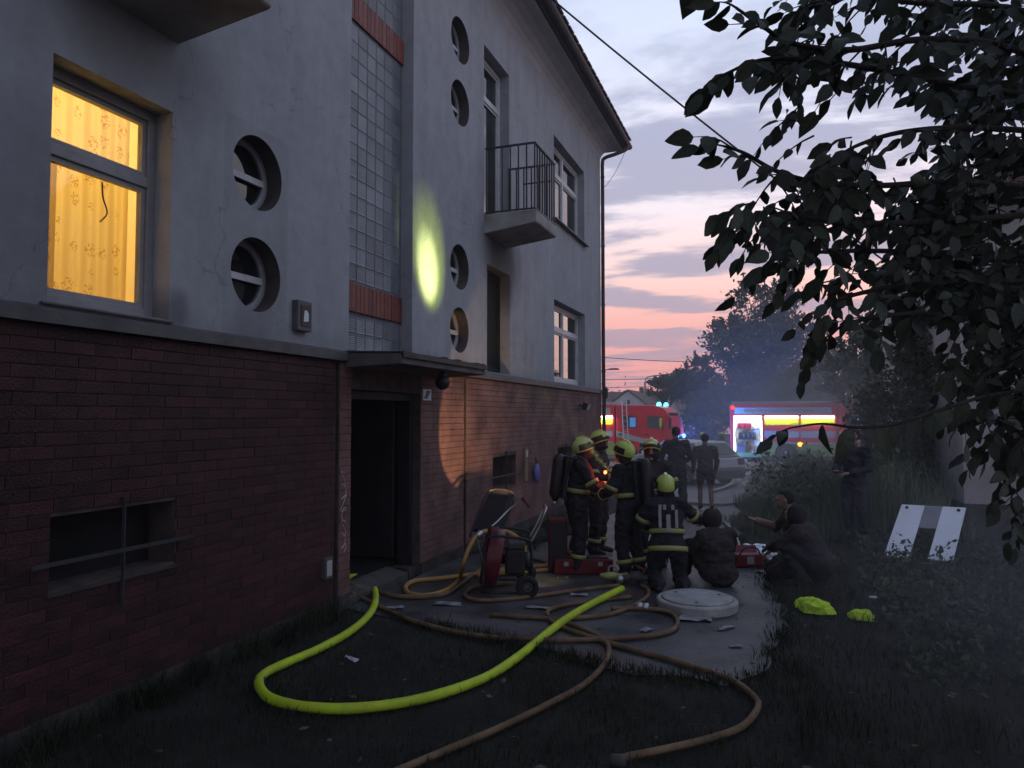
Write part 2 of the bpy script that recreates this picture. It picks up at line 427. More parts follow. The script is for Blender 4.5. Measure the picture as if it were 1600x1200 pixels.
    vc = N.new('ShaderNodeTexVoronoi'); vc.feature = 'DISTANCE_TO_EDGE'; vc.inputs['Scale'].default_value = .55
    wv = N.new('ShaderNodeVectorMath'); wv.operation = 'ADD'; L.new(tc.outputs['Object'], wv.inputs[0])
    wn = N.new('ShaderNodeTexNoise'); wn.inputs['Scale'].default_value = 2.5; wn.inputs['Detail'].default_value = 6; L.new(tc.outputs['Object'], wn.inputs[0])
    ws_ = N.new('ShaderNodeVectorMath'); ws_.operation = 'SCALE'; ws_.inputs['Scale'].default_value = .8; L.new(wn.outputs['Color'], ws_.inputs[0]); L.new(ws_.outputs[0], wv.inputs[1]); L.new(wv.outputs[0], vc.inputs['Vector'])
    ck = vmath(N, L, 'MULTIPLY', vmath(N, L, 'LESS_THAN', vc.outputs['Distance'], .0042), vmath(N, L, 'GREATER_THAN', nz.outputs[0], .50))
    f = vmath(N, L, 'MULTIPLY', f, vmath(N, L, 'SUBTRACT', 1.0, vmath(N, L, "MULTIPLY", ck, .2)))
    s6_ = blob(4.56 - OY, 2.93, .16, .22); f = vmath(N, L, 'MULTIPLY', f, soft(s6_, .55))
    # repainted strips round the round windows
    def strip(y0, y1, z0, z1, amt):
        t = vmath(N, L, 'MULTIPLY', vmath(N, L, 'GREATER_THAN', sp.outputs[1], y0 - OY), vmath(N, L, 'LESS_THAN', sp.outputs[1], y1 - OY))
        t = vmath(N, L, 'MULTIPLY', t, vmath(N, L, 'MULTIPLY', vmath(N, L, 'GREATER_THAN', sp.outputs[2], z0), vmath(N, L, 'LESS_THAN', sp.outputs[2], z1)))
        return vmath(N, L, 'SUBTRACT', 1.0, vmath(N, L, 'MULTIPLY', t, amt))
    f = vmath(N, L, 'MULTIPLY', f, vmath(N, L, 'MULTIPLY', strip(5.05, 5.93, 2.8, 4.75, .10), strip(9.5, 10.55, 2.8, 4.9, .07)))
    cx = N.new('ShaderNodeCombineXYZ')
    for i in range(3): L.new(f, cx.inputs[i])
    mx = N.new('ShaderNodeMix'); mx.data_type = 'RGBA'; mx.blend_type = 'MULTIPLY'; mx.inputs[0].default_value = 1
    L.new(base, mx.inputs[6]); L.new(cx.outputs[0], mx.inputs[7]); L.new(mx.outputs[2], p.inputs['Base Color'])
    return M
OY = 11.0
m_plast = m_plaster()
def m_pane():
    M = bpy.data.materials.new('clear_pane'); M.use_nodes = True; nt = M.node_tree; N = nt.nodes; L = nt.links; N.clear()
    t = N.new('ShaderNodeBsdfTransparent'); g = N.new('ShaderNodeBsdfGlossy'); g.inputs['Roughness'].default_value = .02
    lw = N.new('ShaderNodeLayerWeight'); lw.inputs[0].default_value = .5
    pw = vmath(N, L, 'POWER', lw.outputs['Facing'], 4.0); fa = vmath(N, L, 'ADD', vmath(N, L, 'MULTIPLY', pw, .6), .04)
    mx = N.new('ShaderNodeMixShader'); L.new(fa, mx.inputs[0]); L.new(t.outputs[0], mx.inputs[1]); L.new(g.outputs[0], mx.inputs[2])
    o = N.new('ShaderNodeOutputMaterial'); L.new(mx.outputs[0], o.inputs[0]); return M
m_clear = m_pane()
def m_curtain():
    M = bpy.data.materials.new('flowered_curtain'); M.use_nodes = True; nt = M.node_tree; N = nt.nodes; L = nt.links; N.clear()
    tc = N.new('ShaderNodeTexCoord'); mp = N.new('ShaderNodeMapping'); mp.inputs['Scale'].default_value = (0, 7.5, 6.0); L.new(tc.outputs['Object'], mp.inputs[0])
    vo = N.new('ShaderNodeTexVoronoi'); vo.inputs['Scale'].default_value = 1; vo.inputs['Randomness'].default_value = .45; L.new(mp.outputs[0], vo.inputs['Vector'])
    nz = N.new('ShaderNodeTexNoise'); nz.inputs['Scale'].default_value = 58; nz.inputs['Detail'].default_value = 2; L.new(tc.outputs['Object'], nz.inputs[0])
    a = vmath(N, L, 'LESS_THAN', vo.outputs['Distance'], .345); b = vmath(N, L, 'GREATER_THAN', nz.outputs[0], .53)
    f = vmath(N, L, 'MULTIPLY', a, b)
    mx = N.new('ShaderNodeMix'); mx.data_type = 'RGBA'; L.new(f, mx.inputs[0]); mx.inputs[6].default_value = (.84, .70, .33, 1); mx.inputs[7].default_value = (.60, .40, .12, 1)
    d = N.new('ShaderNodeBsdfDiffuse'); t = N.new('ShaderNodeBsdfTranslucent'); L.new(mx.outputs[2], d.inputs[0]); L.new(mx.outputs[2], t.inputs[0])
    ms = N.new('ShaderNodeMixShader'); ms.inputs[0].default_value = .5; L.new(d.outputs[0], ms.inputs[1]); L.new(t.outputs[0], ms.inputs[2])
    o = N.new('ShaderNodeOutputMaterial'); L.new(ms.outputs[0], o.inputs[0]); return M
m_curt = m_curtain()
def m_glassblock():
    M = mat('glass_block', (.17, .19, .215), .28, .25, 3, 0, spec=.5, rand=.22)
    nt = M.node_tree; N = nt.nodes; L = nt.links; p = N['Principled BSDF']
    tc = N.new('ShaderNodeTexCoord'); wv = N.new('ShaderNodeTexWave'); wv.bands_direction = 'Z'; wv.inputs['Scale'].default_value = 14
    L.new(tc.outputs['Object'], wv.inputs[0])
    bp = N.new('ShaderNodeBump'); bp.inputs['Strength'].default_value = .35; bp.inputs['Distance'].default_value = .01; L.new(wv.outputs[0], bp.inputs['Height']); L.new(bp.outputs[0], p.inputs['Normal'])
    return M
m_gblock = m_glassblock()
def lamp(name, kind, loc, energy, col, size=.05, target=None, angle=30, blend=.3, parent=None):
    l = bpy.data.lights.new(name, kind); l.energy = energy; l.color = col
    if kind in ('POINT', 'SPOT'): l.shadow_soft_size = size
    if kind == 'AREA': l.size = size
    if kind == 'SPOT': l.spot_size = R(angle); l.spot_blend = blend
    o = bpy.data.objects.new(name, l); COL.objects.link(o); o.location = loc
    if target is not None: o.rotation_euler = (Vector(target) - Vector(loc)).to_track_quat('-Z', 'Y').to_euler()
    return o

# ================================================================== ground, road, path
def sheet(name, xs, ys, dz, m, kind='structure'):
    mb = MB(); nx = len(xs)
    for y in ys:
        for x in xs: mb.v.append((x, y, terr(y) + dz))
    for j in range(len(ys) - 1):
        for i in range(nx - 1):
            a = j * nx + i; mb.f.append((a, a + 1, a + 1 + nx, a + nx)); mb.mi.append(0)
    o = mb.build(name, m, smooth=True); return tag(o, kind=kind)
YS = list(np.arange(-18, 18, 3.0)) + list(np.arange(18, 38.1, 1.0)) + [45, 60, 80, 108]
sheet('ground', list(np.linspace(-70, 85, 12)), YS, 0, m_ground)
# concrete path: from the house door to the street
_pk = [(6.05, -1.1, -.5), (6.45, -2.3, -.12), (6.75, -3.4, -.05), (7.0, -4.44, -.02), (7.6, -4.44, .02), (8.6, -4.44, -.02), (9.8, -4.44, -.1), (10.6, -4.3, -.2), (11.4, -3.8, -.35), (12.5, -3.5, -.6),
         (15, -3.4, -.85), (18, -3.3, -.9), (36, -3.3, -1.2)]
prows = []
for y in list(np.arange(6.05, 14, .11)) + list(np.arange(14, 36.1, 1.0)):
    a = np.interp(y, [k[0] for k in _pk], [k[1] for k in _pk]); b = np.interp(y, [k[0] for k in _pk], [k[2] for k in _pk])
    ja, jb = .06 * math.sin(y * 7.1) + .04 * math.sin(y * 17), .07 * math.sin(y * 2.3 + 1) + .035 * math.sin(y * 9.7) + RNG.normal(0, .012)
    prows.append((y, max(-4.46, a + ja) if a > -4.4 else -4.46, b + jb))
mb = MB()
NP = 14
for y, a, b in prows:
    for i in range(NP + 1):
        x = a + (b - a) * i / NP
        mb.v.append((x, y + .07 * math.sin(x * 6.1) * (y < 6.4), terr(y) + .012))
for j in range(len(prows) - 1):
    for i in range(NP):
        a = j * (NP + 1) + i; mb.f.append((a, a + 1, a + NP + 2, a + NP + 1)); mb.mi.append(0)
tag(mb.build('path', m_concrete, smooth=True), kind='structure')
def on_path(x, y):
    for k in range(len(prows) - 1):
        if prows[k][0] <= y <= prows[k + 1][0]:
            t = (y - prows[k][0]) / (prows[k + 1][0] - prows[k][0])
            a = prows[k][1] + t * (prows[k + 1][1] - prows[k][1]); b = prows[k][2] + t * (prows[k + 1][2] - prows[k][2])
            return a < x < b
    return False
sheet('pavement', [-60, -20, 0, 20, 70], [35.6, 38.2], .10, m_paver)
mb = MB(); mb.box((5, 38.27, -.45 + .05), (130, .13, .11)); tag(mb.build('kerb', m_kerb), kind='structure')
sheet('road', [-60, -20, 0, 20, 70], [38.35, 47], .006, m_asphalt)

# ================================================================== the apartment house
X0 = -4.47
house = empty('apartment_house', (X0, OY, 0), 0, 'grey plastered apartment house with red brick base and glass block stair strip', 'building')
HOLES = [(3.45, 4.47, 2.85, 4.50), (7.03, 8.53, 2.83, 9.10), (11.0, 12.2, 5.42, 8.22), (11.15, 12.25, 2.83, 4.60),
         (15.0, 17.65, 6.33, 8.17), (15.0, 17.65, 2.83, 4.60)]
ROUND = [(5.49, 3.39, .34), (5.49, 4.33, .34), (10.05, 3.385, .34), (10.05, 4.335, .34), (10.05, 6.84, .34), (10.05, 7.81, .34)]
YA, YB, ZW0, ZW1 = -2.0, 19.4, 2.70, 9.12
def holed(mb, X, y0, y1, z0, z1, holes, rounds, dep, rdep, rmb=None):
    rs = [(c - r - .02, c + r + .02, z - r - .02, z + r + .02) for c, z, r in rounds]
    allh = holes + rs
    yb = sorted(set([y0, y1] + [h[0] for h in allh] + [h[1] for h in allh])); zb = sorted(set([z0, z1] + [h[2] for h in allh] + [h[3] for h in allh]))
    yb = [y for y in yb if y0 <= y <= y1]; zb = [z for z in zb if z0 <= z <= z1]
    for i in range(len(yb) - 1):
        for j in range(len(zb) - 1):
            cy, cz = (yb[i] + yb[i + 1]) / 2, (zb[j] + zb[j + 1]) / 2
            if any(h[0] < cy < h[1] and h[2] < cz < h[3] for h in allh): continue
            mb.quad((X, yb[i], zb[j]), (X, yb[i + 1], zb[j]), (X, yb[i + 1], zb[j + 1]), (X, yb[i], zb[j + 1]))
    for a, b, c, d in holes:
        p = [(a, c), (b, c), (b, d), (a, d)]
        for k in range(4):
            q, r = p[k], p[(k + 1) % 4]
            mb.quad((X, q[0], q[1]), (X - dep, q[0], q[1]), (X - dep, r[0], r[1]), (X, r[0], r[1]))
    n = 40
    for (c, z, r) in rounds:
        s = r + .02; base = len(mb.v); vs = []; fs = []
        for k in range(n):
            a = 2 * PI * k / n; ca, sa = math.cos(a), math.sin(a)
            t = s / max(abs(ca), abs(sa))
            vs += [(X, c + ca * t, z + sa * t), (X, c + ca * r, z + sa * r), (X - rdep, c + ca * r, z + sa * r)]
        for k in range(n):
            k2 = (k + 1) % n
            fs += [(3 * k, 3 * k2, 3 * k2 + 1, 3 * k + 1)]
        mb.add(vs, fs)
        if rmb is not None: rmb.add([v for i, v in enumerate(vs) if i % 3], [(2 * k, 2 * ((k + 1) % n), 2 * ((k + 1) % n) + 1, 2 * k + 1) for k in range(n)])
mb = MB(); rmb = MB()
holed(mb, X0, YA, YB, ZW0, ZW1, HOLES, ROUND, .23, .22, rmb)
mb.quad((X0, YB, ZW0), (X0 - 9.5, YB, ZW0), (X0 - 9.5, YB, ZW1), (X0, YB, ZW1))
mb.quad((X0, YA, ZW0), (X0 - 9.5, YA, ZW0), (X0 - 9.5, YA, ZW1), (X0, YA, ZW1))
mb.quad((X0 - 9.5, YA, 0), (X0 - 9.5, YB, 0), (X0 - 9.5, YB, ZW1), (X0 - 9.5, YA, ZW1))
mb.build('wall', m_plast, house, world=True, fix=False)
m_reveal = mat('brown_window_reveal', (.075, .066, .062), .85, .25, 5, .2, 50)
for k in range(len(ROUND)):
    q = MB(); q.add(rmb.v[k * 80:(k + 1) * 80], [tuple(i - k * 80 for i in f) for f in rmb.f[k * 40:(k + 1) * 40]]); q.build('round_reveal', m_reveal, house, world=True, smooth=True, fix=False)

# brick base: mortar backing with openings, cement foot, then the bricks
DOOR = (7.10, 8.79, 0.0, 2.40)
BW = [(3.52, 4.58, .96, 1.44), (11.42, 12.56, .87, 1.41), (15.25, 16.4, .87, 1.41)]
JOINT = [(6.775, 6.865, 0, 2.69), (10.22, 10.31, .05, 2.66)]
mb = MB()
holed(mb, X0 - .009, YA, YB - .002, 0, ZW0 - .01, [DOOR] + BW + JOINT, [], .30, .2)
mb.quad((X0 - .009, YB - .004, 0), (X0 - 9.5, YB - .004, 0), (X0 - 9.5, YB - .004, ZW0 - .01), (X0 - .009, YB - .004, ZW0 - .01))
mb.quad((X0 - .009, YA, 0), (X0 - 9.5, YA, 0), (X0 - 9.5, YA, ZW0 - .01), (X0 - .009, YA, ZW0 - .01))
mb.build('mortar_backing', m_mortar, house, world=True, fix=False)
for a, b in ((YA, 6.77), (6.87, 7.09), (8.80, 10.21), (10.32, YB)):
    mb = MB(); n = max(2, int((b - a) / .25)); 
    ys = np.linspace(a, b, n + 1)
    hs = .14 + RNG.normal(0, .012, n + 1); 
    for i in range(n):
        x1 = X0 + .012
        mb.add([(x1, ys[i], -.05), (x1, ys[i + 1], -.05), (x1, ys[i + 1], hs[i + 1]), (x1, ys[i], hs[i]), (X0 - .02, ys[i], hs[i]), (X0 - .02, ys[i + 1], hs[i + 1])], [(0, 1, 2, 3), (3, 2, 5, 4)])
    mb.build('cement_foot', m_cement, house, world=True)
bl, bh, bd, ch = .301, .0815, .030, .003
def brick_mesh(L, H, name, m, dep=bd):
    v = []
    for x, k in ((-dep, 0), (-ch, 0), (0, ch)):
        for y, z in ((-1, -1), (1, -1), (1, 1), (-1, 1)): v.append((x, y * (L / 2 - k), z * (H / 2 - k)))
    f = [(8, 9, 10, 11)]
    for r in (0, 4):
        for k in range(4): f.append((r + k, r + (k + 1) % 4, r + 4 + (k + 1) % 4, r + 4 + k))
    me = bpy.data.meshes.new(name); me.from_pydata(v, [], f); me.materials.append(m); return me, v, f
me_b, bv, bf = brick_mesh(bl, bh, 'brick', m_brick); me_b2, _, _ = brick_mesh(bl, bh, 'brick', m_brick_lit)
rows = 29; pit = (2.69 - .155) / rows; bricks = []
for i in range(rows):
    z = .155 + pit * (i + .5)
    bl_list = [h for h in [DOOR] + BW + JOINT if h[2] < z < h[3] + .02]
    if z > 2.38: bl_list = bl_list + [(7.10, 8.79, 2.38, 2.7)]
    spans = [(YA, YB - .012)]
    for h in bl_list:
        ns = []
        for a, b in spans:
            if h[1] <= a or h[0] >= b: ns.append((a, b)); continue
            if h[0] > a: ns.append((a, h[0]))
            if h[1] < b: ns.append((h[1], b))
        spans = ns
    off = (.155 if i % 2 else 0) + RNG.normal(0, .012)
    g = YA - .4 + off; P = bl + .003
    for a, b in spans:
        k = math.floor((a - g) / P)
        while g + k * P < b:
            y0 = max(a + .003, g + k * P); y1 = min(b - .004, g + k * P + bl)
            if y1 - y0 > .03: bricks.append((y0, y1, z, X0 + RNG.uniform(0, .004), pit / .0872 * RNG.normal(1, .006)))
            k += 1
def wt(bk):
    y = (bk[0] + bk[1]) / 2
    a = proj((X0, bk[0], bk[2])) ; b = proj((X0, bk[1], bk[2]))
    if y < 2.5 or a[2] < .5: return -1
    cx, cy = (a[0] + b[0]) / 2, (a[1] + b[1]) / 2
    if not (-40 < cx < 1600 and 0 < cy < 1215): return -1
    return abs(b[0] - a[0]) * FPX / a[2] * bh
bricks.sort(key=wt, reverse=True)
mb = MB(); mb2 = MB()
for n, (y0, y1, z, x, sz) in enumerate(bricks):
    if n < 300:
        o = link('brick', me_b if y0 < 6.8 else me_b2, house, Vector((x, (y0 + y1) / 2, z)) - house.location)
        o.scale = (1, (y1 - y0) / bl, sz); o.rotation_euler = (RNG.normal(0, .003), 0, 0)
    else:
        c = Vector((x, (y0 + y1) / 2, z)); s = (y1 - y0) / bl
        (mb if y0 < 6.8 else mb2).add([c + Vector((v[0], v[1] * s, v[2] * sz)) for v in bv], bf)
tag(mb.build('brick', m_brick_shaded, house, world=True, fix=False), kind='stuff')
tag(mb2.build('brick', m_brick_lit, house, world=True, fix=False), kind='stuff')
# clinker tiles on end: over the door and across the glass strip
me_t, tv, tf = brick_mesh(.070, .28, 'tile', m_tile)
for k in range(22): link('tile', me_t, house, Vector((X0 - .02 + RNG.uniform(0, .004), 7.14 + k * .0766, 2.55)) - house.location)
me_t2, _, _ = brick_mesh(.086, .33, 'tile', m_tile)
for zc in (3.475, 6.915):
    for k in range(16): link('tile', me_t2, house, Vector((X0 - .145 + RNG.uniform(0, .005), 7.085 + k * .0928, zc)) - house.location)
mb = MB(); mb.box((X0 - .05, 7.945, 2.55), (.05, 1.69, .30)); mb.build('lintel', m_mortar, house, world=True)
# glass blocks
m_joint = mat('block_joint', (.15, .16, .175), .9, .2, 8)
mb = MB(); mb.quad((X0 - .172, 7.03, 2.83), (X0 - .172, 8.53, 2.83), (X0 - .172, 8.53, 9.1), (X0 - .172, 7.03, 9.1)); mb.build('joint_backing', m_joint, house, world=True)
def block_mesh():
    v = []; L, H, k = .198, .196, .006
    for x, e in ((-.06, 0), (-.006, 0), (0, k), (-.004, k + .014)):
        for y, z in ((-1, -1), (1, -1), (1, 1), (-1, 1)): v.append((x, y * (L / 2 - e), z * (H / 2 - e)))
    f = [(12, 13, 14, 15)]
    for r in (0, 4, 8):
        for q in range(4): f.append((r + q, r + (q + 1) % 4, r + 4 + (q + 1) % 4, r + 4 + q))
    me = bpy.data.meshes.new('glass_block'); me.from_pydata(v, [], f); me.materials.append(m_gblock); return me
me_g = block_mesh()
for z0, nr in ((2.86, 2), (3.67, 15), (7.10, 10)):
    for r in range(nr):
        for c in range(7):
            link('glass_block', me_g, house, Vector((X0 - .165, 7.14 + c * .206, z0 + .1 + r * .203)) - house.location)
# ledge and door canopy
mb = MB()
for a, b in ((YA, 6.95), (9.36, YB + .04)):
    mb.prism([(X0 - .02, 2.70), (X0 + .06, 2.70), (X0 + .06, 2.79), (X0 - .02, 2.825)], a, b)
mb.build('ledge', m_ledge, house, world=True)
mb = MB(); mb.prism([(X0 - .03, 2.63), (X0 + .70, 2.66), (X0 + .70, 2.775), (X0 - .03, 2.80)], 6.96, 9.35)
cano = mb.build('canopy', m_canopy, house, world=True, bevel=.01)
mb = MB(); mb.prism([(X0 - .02, 2.805), (X0 + .725, 2.778), (X0 + .725, 2.73), (X0 + .735, 2.73), (X0 + .735, 2.79), (X0 - .02, 2.818)], 6.945, 9.365)
for yy in (8.0, 8.4, 9.0, 9.2): mb.box((X0 + .70, yy, 2.797), (.08, .10, .012))
mb.build('flashing', m_gutter, cano, world=True)
# eaves cove, gutter, roof
def ring(o, z): return [(X0 + o, YA - o, z), (X0 + o, YB + o, z), (X0 - 9.5 - o, YB + o, z), (X0 - 9.5 - o, YA - o, z)]
def ringloft(mb, prof):
    vs = []; fs = []
    for o, z in prof: vs += ring(o, z)
    for i in range(len(prof) - 1):
        for k in range(4): fs.append((i * 4 + k, i * 4 + (k + 1) % 4, (i + 1) * 4 + (k + 1) % 4, (i + 1) * 4 + k))
    mb.add(vs, fs)
mb = MB(); ringloft(mb, [(0, 9.08), (.03, 9.17), (.09, 9.27), (.19, 9.36), (.32, 9.42), (.48, 9.45), (.50, 9.45), (.50, 9.49)]); mb.build('eaves_cove', m_soffit, house, world=True)
mb = MB(); ringloft(mb, [(.48, 9.49), (.60, 9.49), (.60, 9.52), (.64, 9.50), (.70, 9.50), (.74, 9.54), (.75, 9.61), (.73, 9.61), (.72, 9.56), (.62, 9.56), (.60, 9.66)]); mb.build('gutter', m_gutter, house, world=True)
roof_mb = MB()
e = ring(.66, 9.67); rd = [(X0 - 4.75, YA + 5, 13.2), (X0 - 4.75, YB - 5, 13.2)]
roof_mb.add(e + rd, [(0, 1, 5, 4), (1, 2, 5), (2, 3, 4, 5), (3, 0, 4)])
roof = roof_mb.build('roof', m_roof, house, world=True)
mb = MB()
for k in range(60):
    y = YA - .5 + k * .375
    if y < YB + .6: mb.box((X0 + .70, y, 9.675), (.20, .30, .03), Matrix.Rotation(R(25), 3, 'Y'))
mb.build('eaves_tile', m_roof, roof, world=True)
# downpipe at the far corner
mb = MB()
mb.tube(spline([(X0 + .68, YB + .35, 9.52), (X0 + .66, YB + .30, 9.38), (X0 + .40, YB + .12, 9.22), (X0 + .12, YB + .05, 9.12), (X0 + .06, YB + .03, 8.95), (X0 + .06, YB + .03, 8.2), (X0 + .06, YB + .03, 3.0), (X0 + .12, YB + .03, 2.85), (X0 + .12, YB + .03, 2.6), (X0 + .07, YB + .03, 2.4), (X0 + .07, YB + .03, .05)], 6), .05, 10)
for z in (8.6, 6.7, 5.1, 3.3, 1.4): mb.lathe([(.058, -.02), (.058, .02)], 10, Matrix.Translation((X0 + .06, YB + .03, z)))
mb.build('downpipe', m_gutter, house, world=True, smooth=True)
# joint pipes beside the door
for y in (6.82, 10.265):
    mb = MB(); mb.tube([(X0 - .06, y, .02), (X0 - .06, y, 2.68)], .034, 10); mb.build('drain_pipe', m_iron, house, world=True, smooth=True)

def frame_bars(mb, X, y0, y1, z0, z1, w, d, vs=(), hs=()):
    """window frame: full-height stiles, rails butted between; vs = mullion positions, hs = transom positions"""
    for y in (y0 + w / 2, y1 - w / 2): mb.box((X, y, (z0 + z1) / 2), (d, w, z1 - z0))
    for z in (z0 + w / 2, z1 - w / 2): mb.box((X, (y0 + y1) / 2, z), (d, y1 - y0 - 2 * w, w))
    for y in vs: mb.box((X, y, (z0 + z1) / 2), (d, w * .9, z1 - z0 - 2 * w))
    ys = [y0 + w] + sum([[y - w * .45, y + w * .45] for y in vs], []) + [y1 - w]
    for z in hs:
        for k in range(0, len(ys), 2): mb.box((X, (ys[k] + ys[k + 1]) / 2, z), (d * .97, ys[k + 1] - ys[k], w * 1.1))
def window(name, y0, y1, z0, z1, X, vs, hs, w, m, glass, label=None, sill=True):
    mb = MB(); frame_bars(mb, X, y0, y1, z0, z1, w, .07, vs, hs)
    f = mb.build(name, m, house, world=True, bevel=.006)
    if label: f['label'] = label
    ys = [y0 + w] + sum([[y - w * .45, y + w * .45] for y in vs], []) + [y1 - w]; zs = [z0 + w] + sum([[z - w * .55, z + w * .55] for z in hs], []) + [z1 - w]
    sw = .035
    for i in range(0, len(ys), 2):
        for j in range(0, len(zs), 2):
            q = MB(); frame_bars(q, X - .012, ys[i] + .003, ys[i + 1] - .003, zs[j] + .003, zs[j + 1] - .003, sw, .05); q.build('sash', m, f, world=True)
            q = MB(); q.box((X - .016, (ys[i] + ys[i + 1]) / 2, (zs[j] + zs[j + 1]) / 2), (.008, ys[i + 1] - ys[i] - .05, zs[j + 1] - zs[j] - .05)); q.build('pane', glass, f, world=True)
    if sill:
        q = MB(); q.prism([(X0 - .16, z0 - .025), (X0 + .10, z0 - .055), (X0 + .10, z0 - .03), (X0 - .16, z0 + .002)], y0 - .12, y1 + .12); q.build('sill', m_ledge, f, world=True)
    return f
# lit window
wl = window('window', 3.45, 4.47, 2.86, 4.50, X0 - .20, [], [3.93], .075, m_sash, m_clear, 'window lit warm yellow behind a flowered curtain', sill=False)
q = MB(); q.prism([(X0 - .23, 2.835), (X0 + .03, 2.826), (X0 + .03, 2.838), (X0 - .23, 2.859)], 3.40, 4.50); q.build('sill', m_ledge, wl, world=True)
# the room behind it
mb = MB()
rx0, rx1, ry0, ry1, rz0, rz1 = X0 - 3.6, X0 - .26, 2.35, 4.95, 2.86, 5.05
mb.quad((rx0, ry0, rz0), (rx0, ry1, rz0), (rx0, ry1, rz1), (rx0, ry0, rz1)); mb.quad((rx0, ry0, rz0), (rx1, ry0, rz0), (rx1, ry0, rz1), (rx0, ry0, rz1))
mb.quad((rx0, ry1, rz0), (rx1, ry1, rz0), (rx1, ry1, rz1), (rx0, ry1, rz1)); mb.quad((rx0, ry0, rz1), (rx1, ry0, rz1), (rx1, ry1, rz1), (rx0, ry1, rz1)); mb.quad((rx0, ry0, rz0), (rx1, ry0, rz0), (rx1, ry1, rz0), (rx0, ry1, rz0))
holed(mb, rx1, ry0, ry1, rz0, rz1, [(3.45, 4.47, 2.861, 4.50)], [], .01, .1)
mb.build('room', m_cream, house, world=True, fix=False)
def curtain(y0, y1, z0, z1, X, amp, n, seed):
    rg = np.random.default_rng(seed); mb = MB(); W = 90; H = 14
    ph = rg.uniform(0, 6.28, 3)
    for j in range(H + 1):
        t = j / H
        for i in range(W + 1):
            s = i / W
            x = X + amp * (.6 * math.sin(s * n * 6.28 + ph[0] + .5 * math.sin(t * 3 + ph[2])) + .4 * math.sin(s * n * 2.3 * 6.28 + ph[1])) * (1.1 - .3 * t)
            mb.v.append((x, y0 + (y1 - y0) * s, z0 + (z1 - z0) * t))
    for j in range(H):
        for i in range(W):
            a = j * (W + 1) + i; mb.f.append((a, a + 1, a + W + 2, a + W + 1)); mb.mi.append(0)
    return mb
curtain(3.40, 4.44, 2.89, 4.75, X0 - .42, .022, 6, 3).build('curtain', m_curt, house, smooth=True, world=True)
curtain(3.36, 3.78, 2.90, 4.02, X0 - .36, .025, 3, 9).build('curtain', m_curt, house, smooth=True, world=True)
mb = MB(); mb.tube([(X0 - .42, 3.2, 4.78), (X0 - .42, 4.7, 4.78)], .012, 8); mb.tube(spline([(X0 - .30, 4.10, 3.86), (X0 - .31, 4.12, 3.75), (X0 - .30, 4.15, 3.64), (X0 - .31, 4.10, 3.56)], 6), .006, 6); mb.build('curtain_rod', m_iron, house, world=True)
mb = MB(); mb.tube([(X0 - 1.7, 3.75, 5.04), (X0 - 1.7, 3.75, 4.86)], .008, 6); mb.ball((X0 - 1.7, 3.75, 4.76), .10); mb.build('ceiling_lamp', m_bulb, house, world=True, smooth=True)
rl = lamp('room_light', 'POINT', (X0 - 1.55, 3.70, 4.50), 100, (1, .74, .33), .16)
# round windows
for (cy, cz, r) in ROUND:
    T = Matrix.Translation((X0 - .195, cy, cz)) @ Matrix.Rotation(PI / 2, 4, 'Y')
    mb = MB(); mb.lathe([(r - .005, -.02), (r - .005, .03), (r - .04, .03), (r - .06, .015), (r - .06, -.02)], 40, T, close=True)
    f = mb.build('round_window', m_sash, house, world=True)
    mb = MB(); mb.box((X0 - .19, cy, cz), (.05, 2 * r - .125, .045)); mb.box((X0 - .168, cy, cz - .033), (.03, 2 * r - .14, .02)); mb.build('bar', m_frame, f, world=True)
    for s in (1, -1):
        mb = MB(); n = 20; rr = r - .059
        pl = [(rr * math.cos(a), rr * math.sin(a) * s) for a in np.linspace(.09, PI - .09, n)]
        mb.add([(X0 - .205, cy + a, cz + b) for a, b in pl], [tuple(range(n))]); mb.build('pane', m_glassdark, f, world=True)
# balcony doors and far windows
f = window('balcony_door', 11.0, 12.2, 5.42, 8.20, X0 - .21, [], [7.52], .075, m_frame, m_glassdark, sill=False)
f = window('burnt_window', 11.15, 12.25, 2.86, 4.58, X0 - .22, [], [], .06, m_hall, m_dark, 'blackened window opening beside the round windows', sill=False)
window('window', 15.0, 17.65, 6.36, 8.15, X0 - .21, [16.3], [7.52], .085, m_frame, m_glassdark, 'upper pale double window near the far corner')
window('window', 15.0, 17.65, 2.86, 4.58, X0 - .21, [16.3], [4.02], .085, m_frame, m_glassdark, 'lower pale double window near the far corner', sill=False)
mb = MB(); mb.box((X0 - .60, 15.4, 6.95), (.02, .75, 1.1)); mb.build('curtain', m_frame, house, world=True)
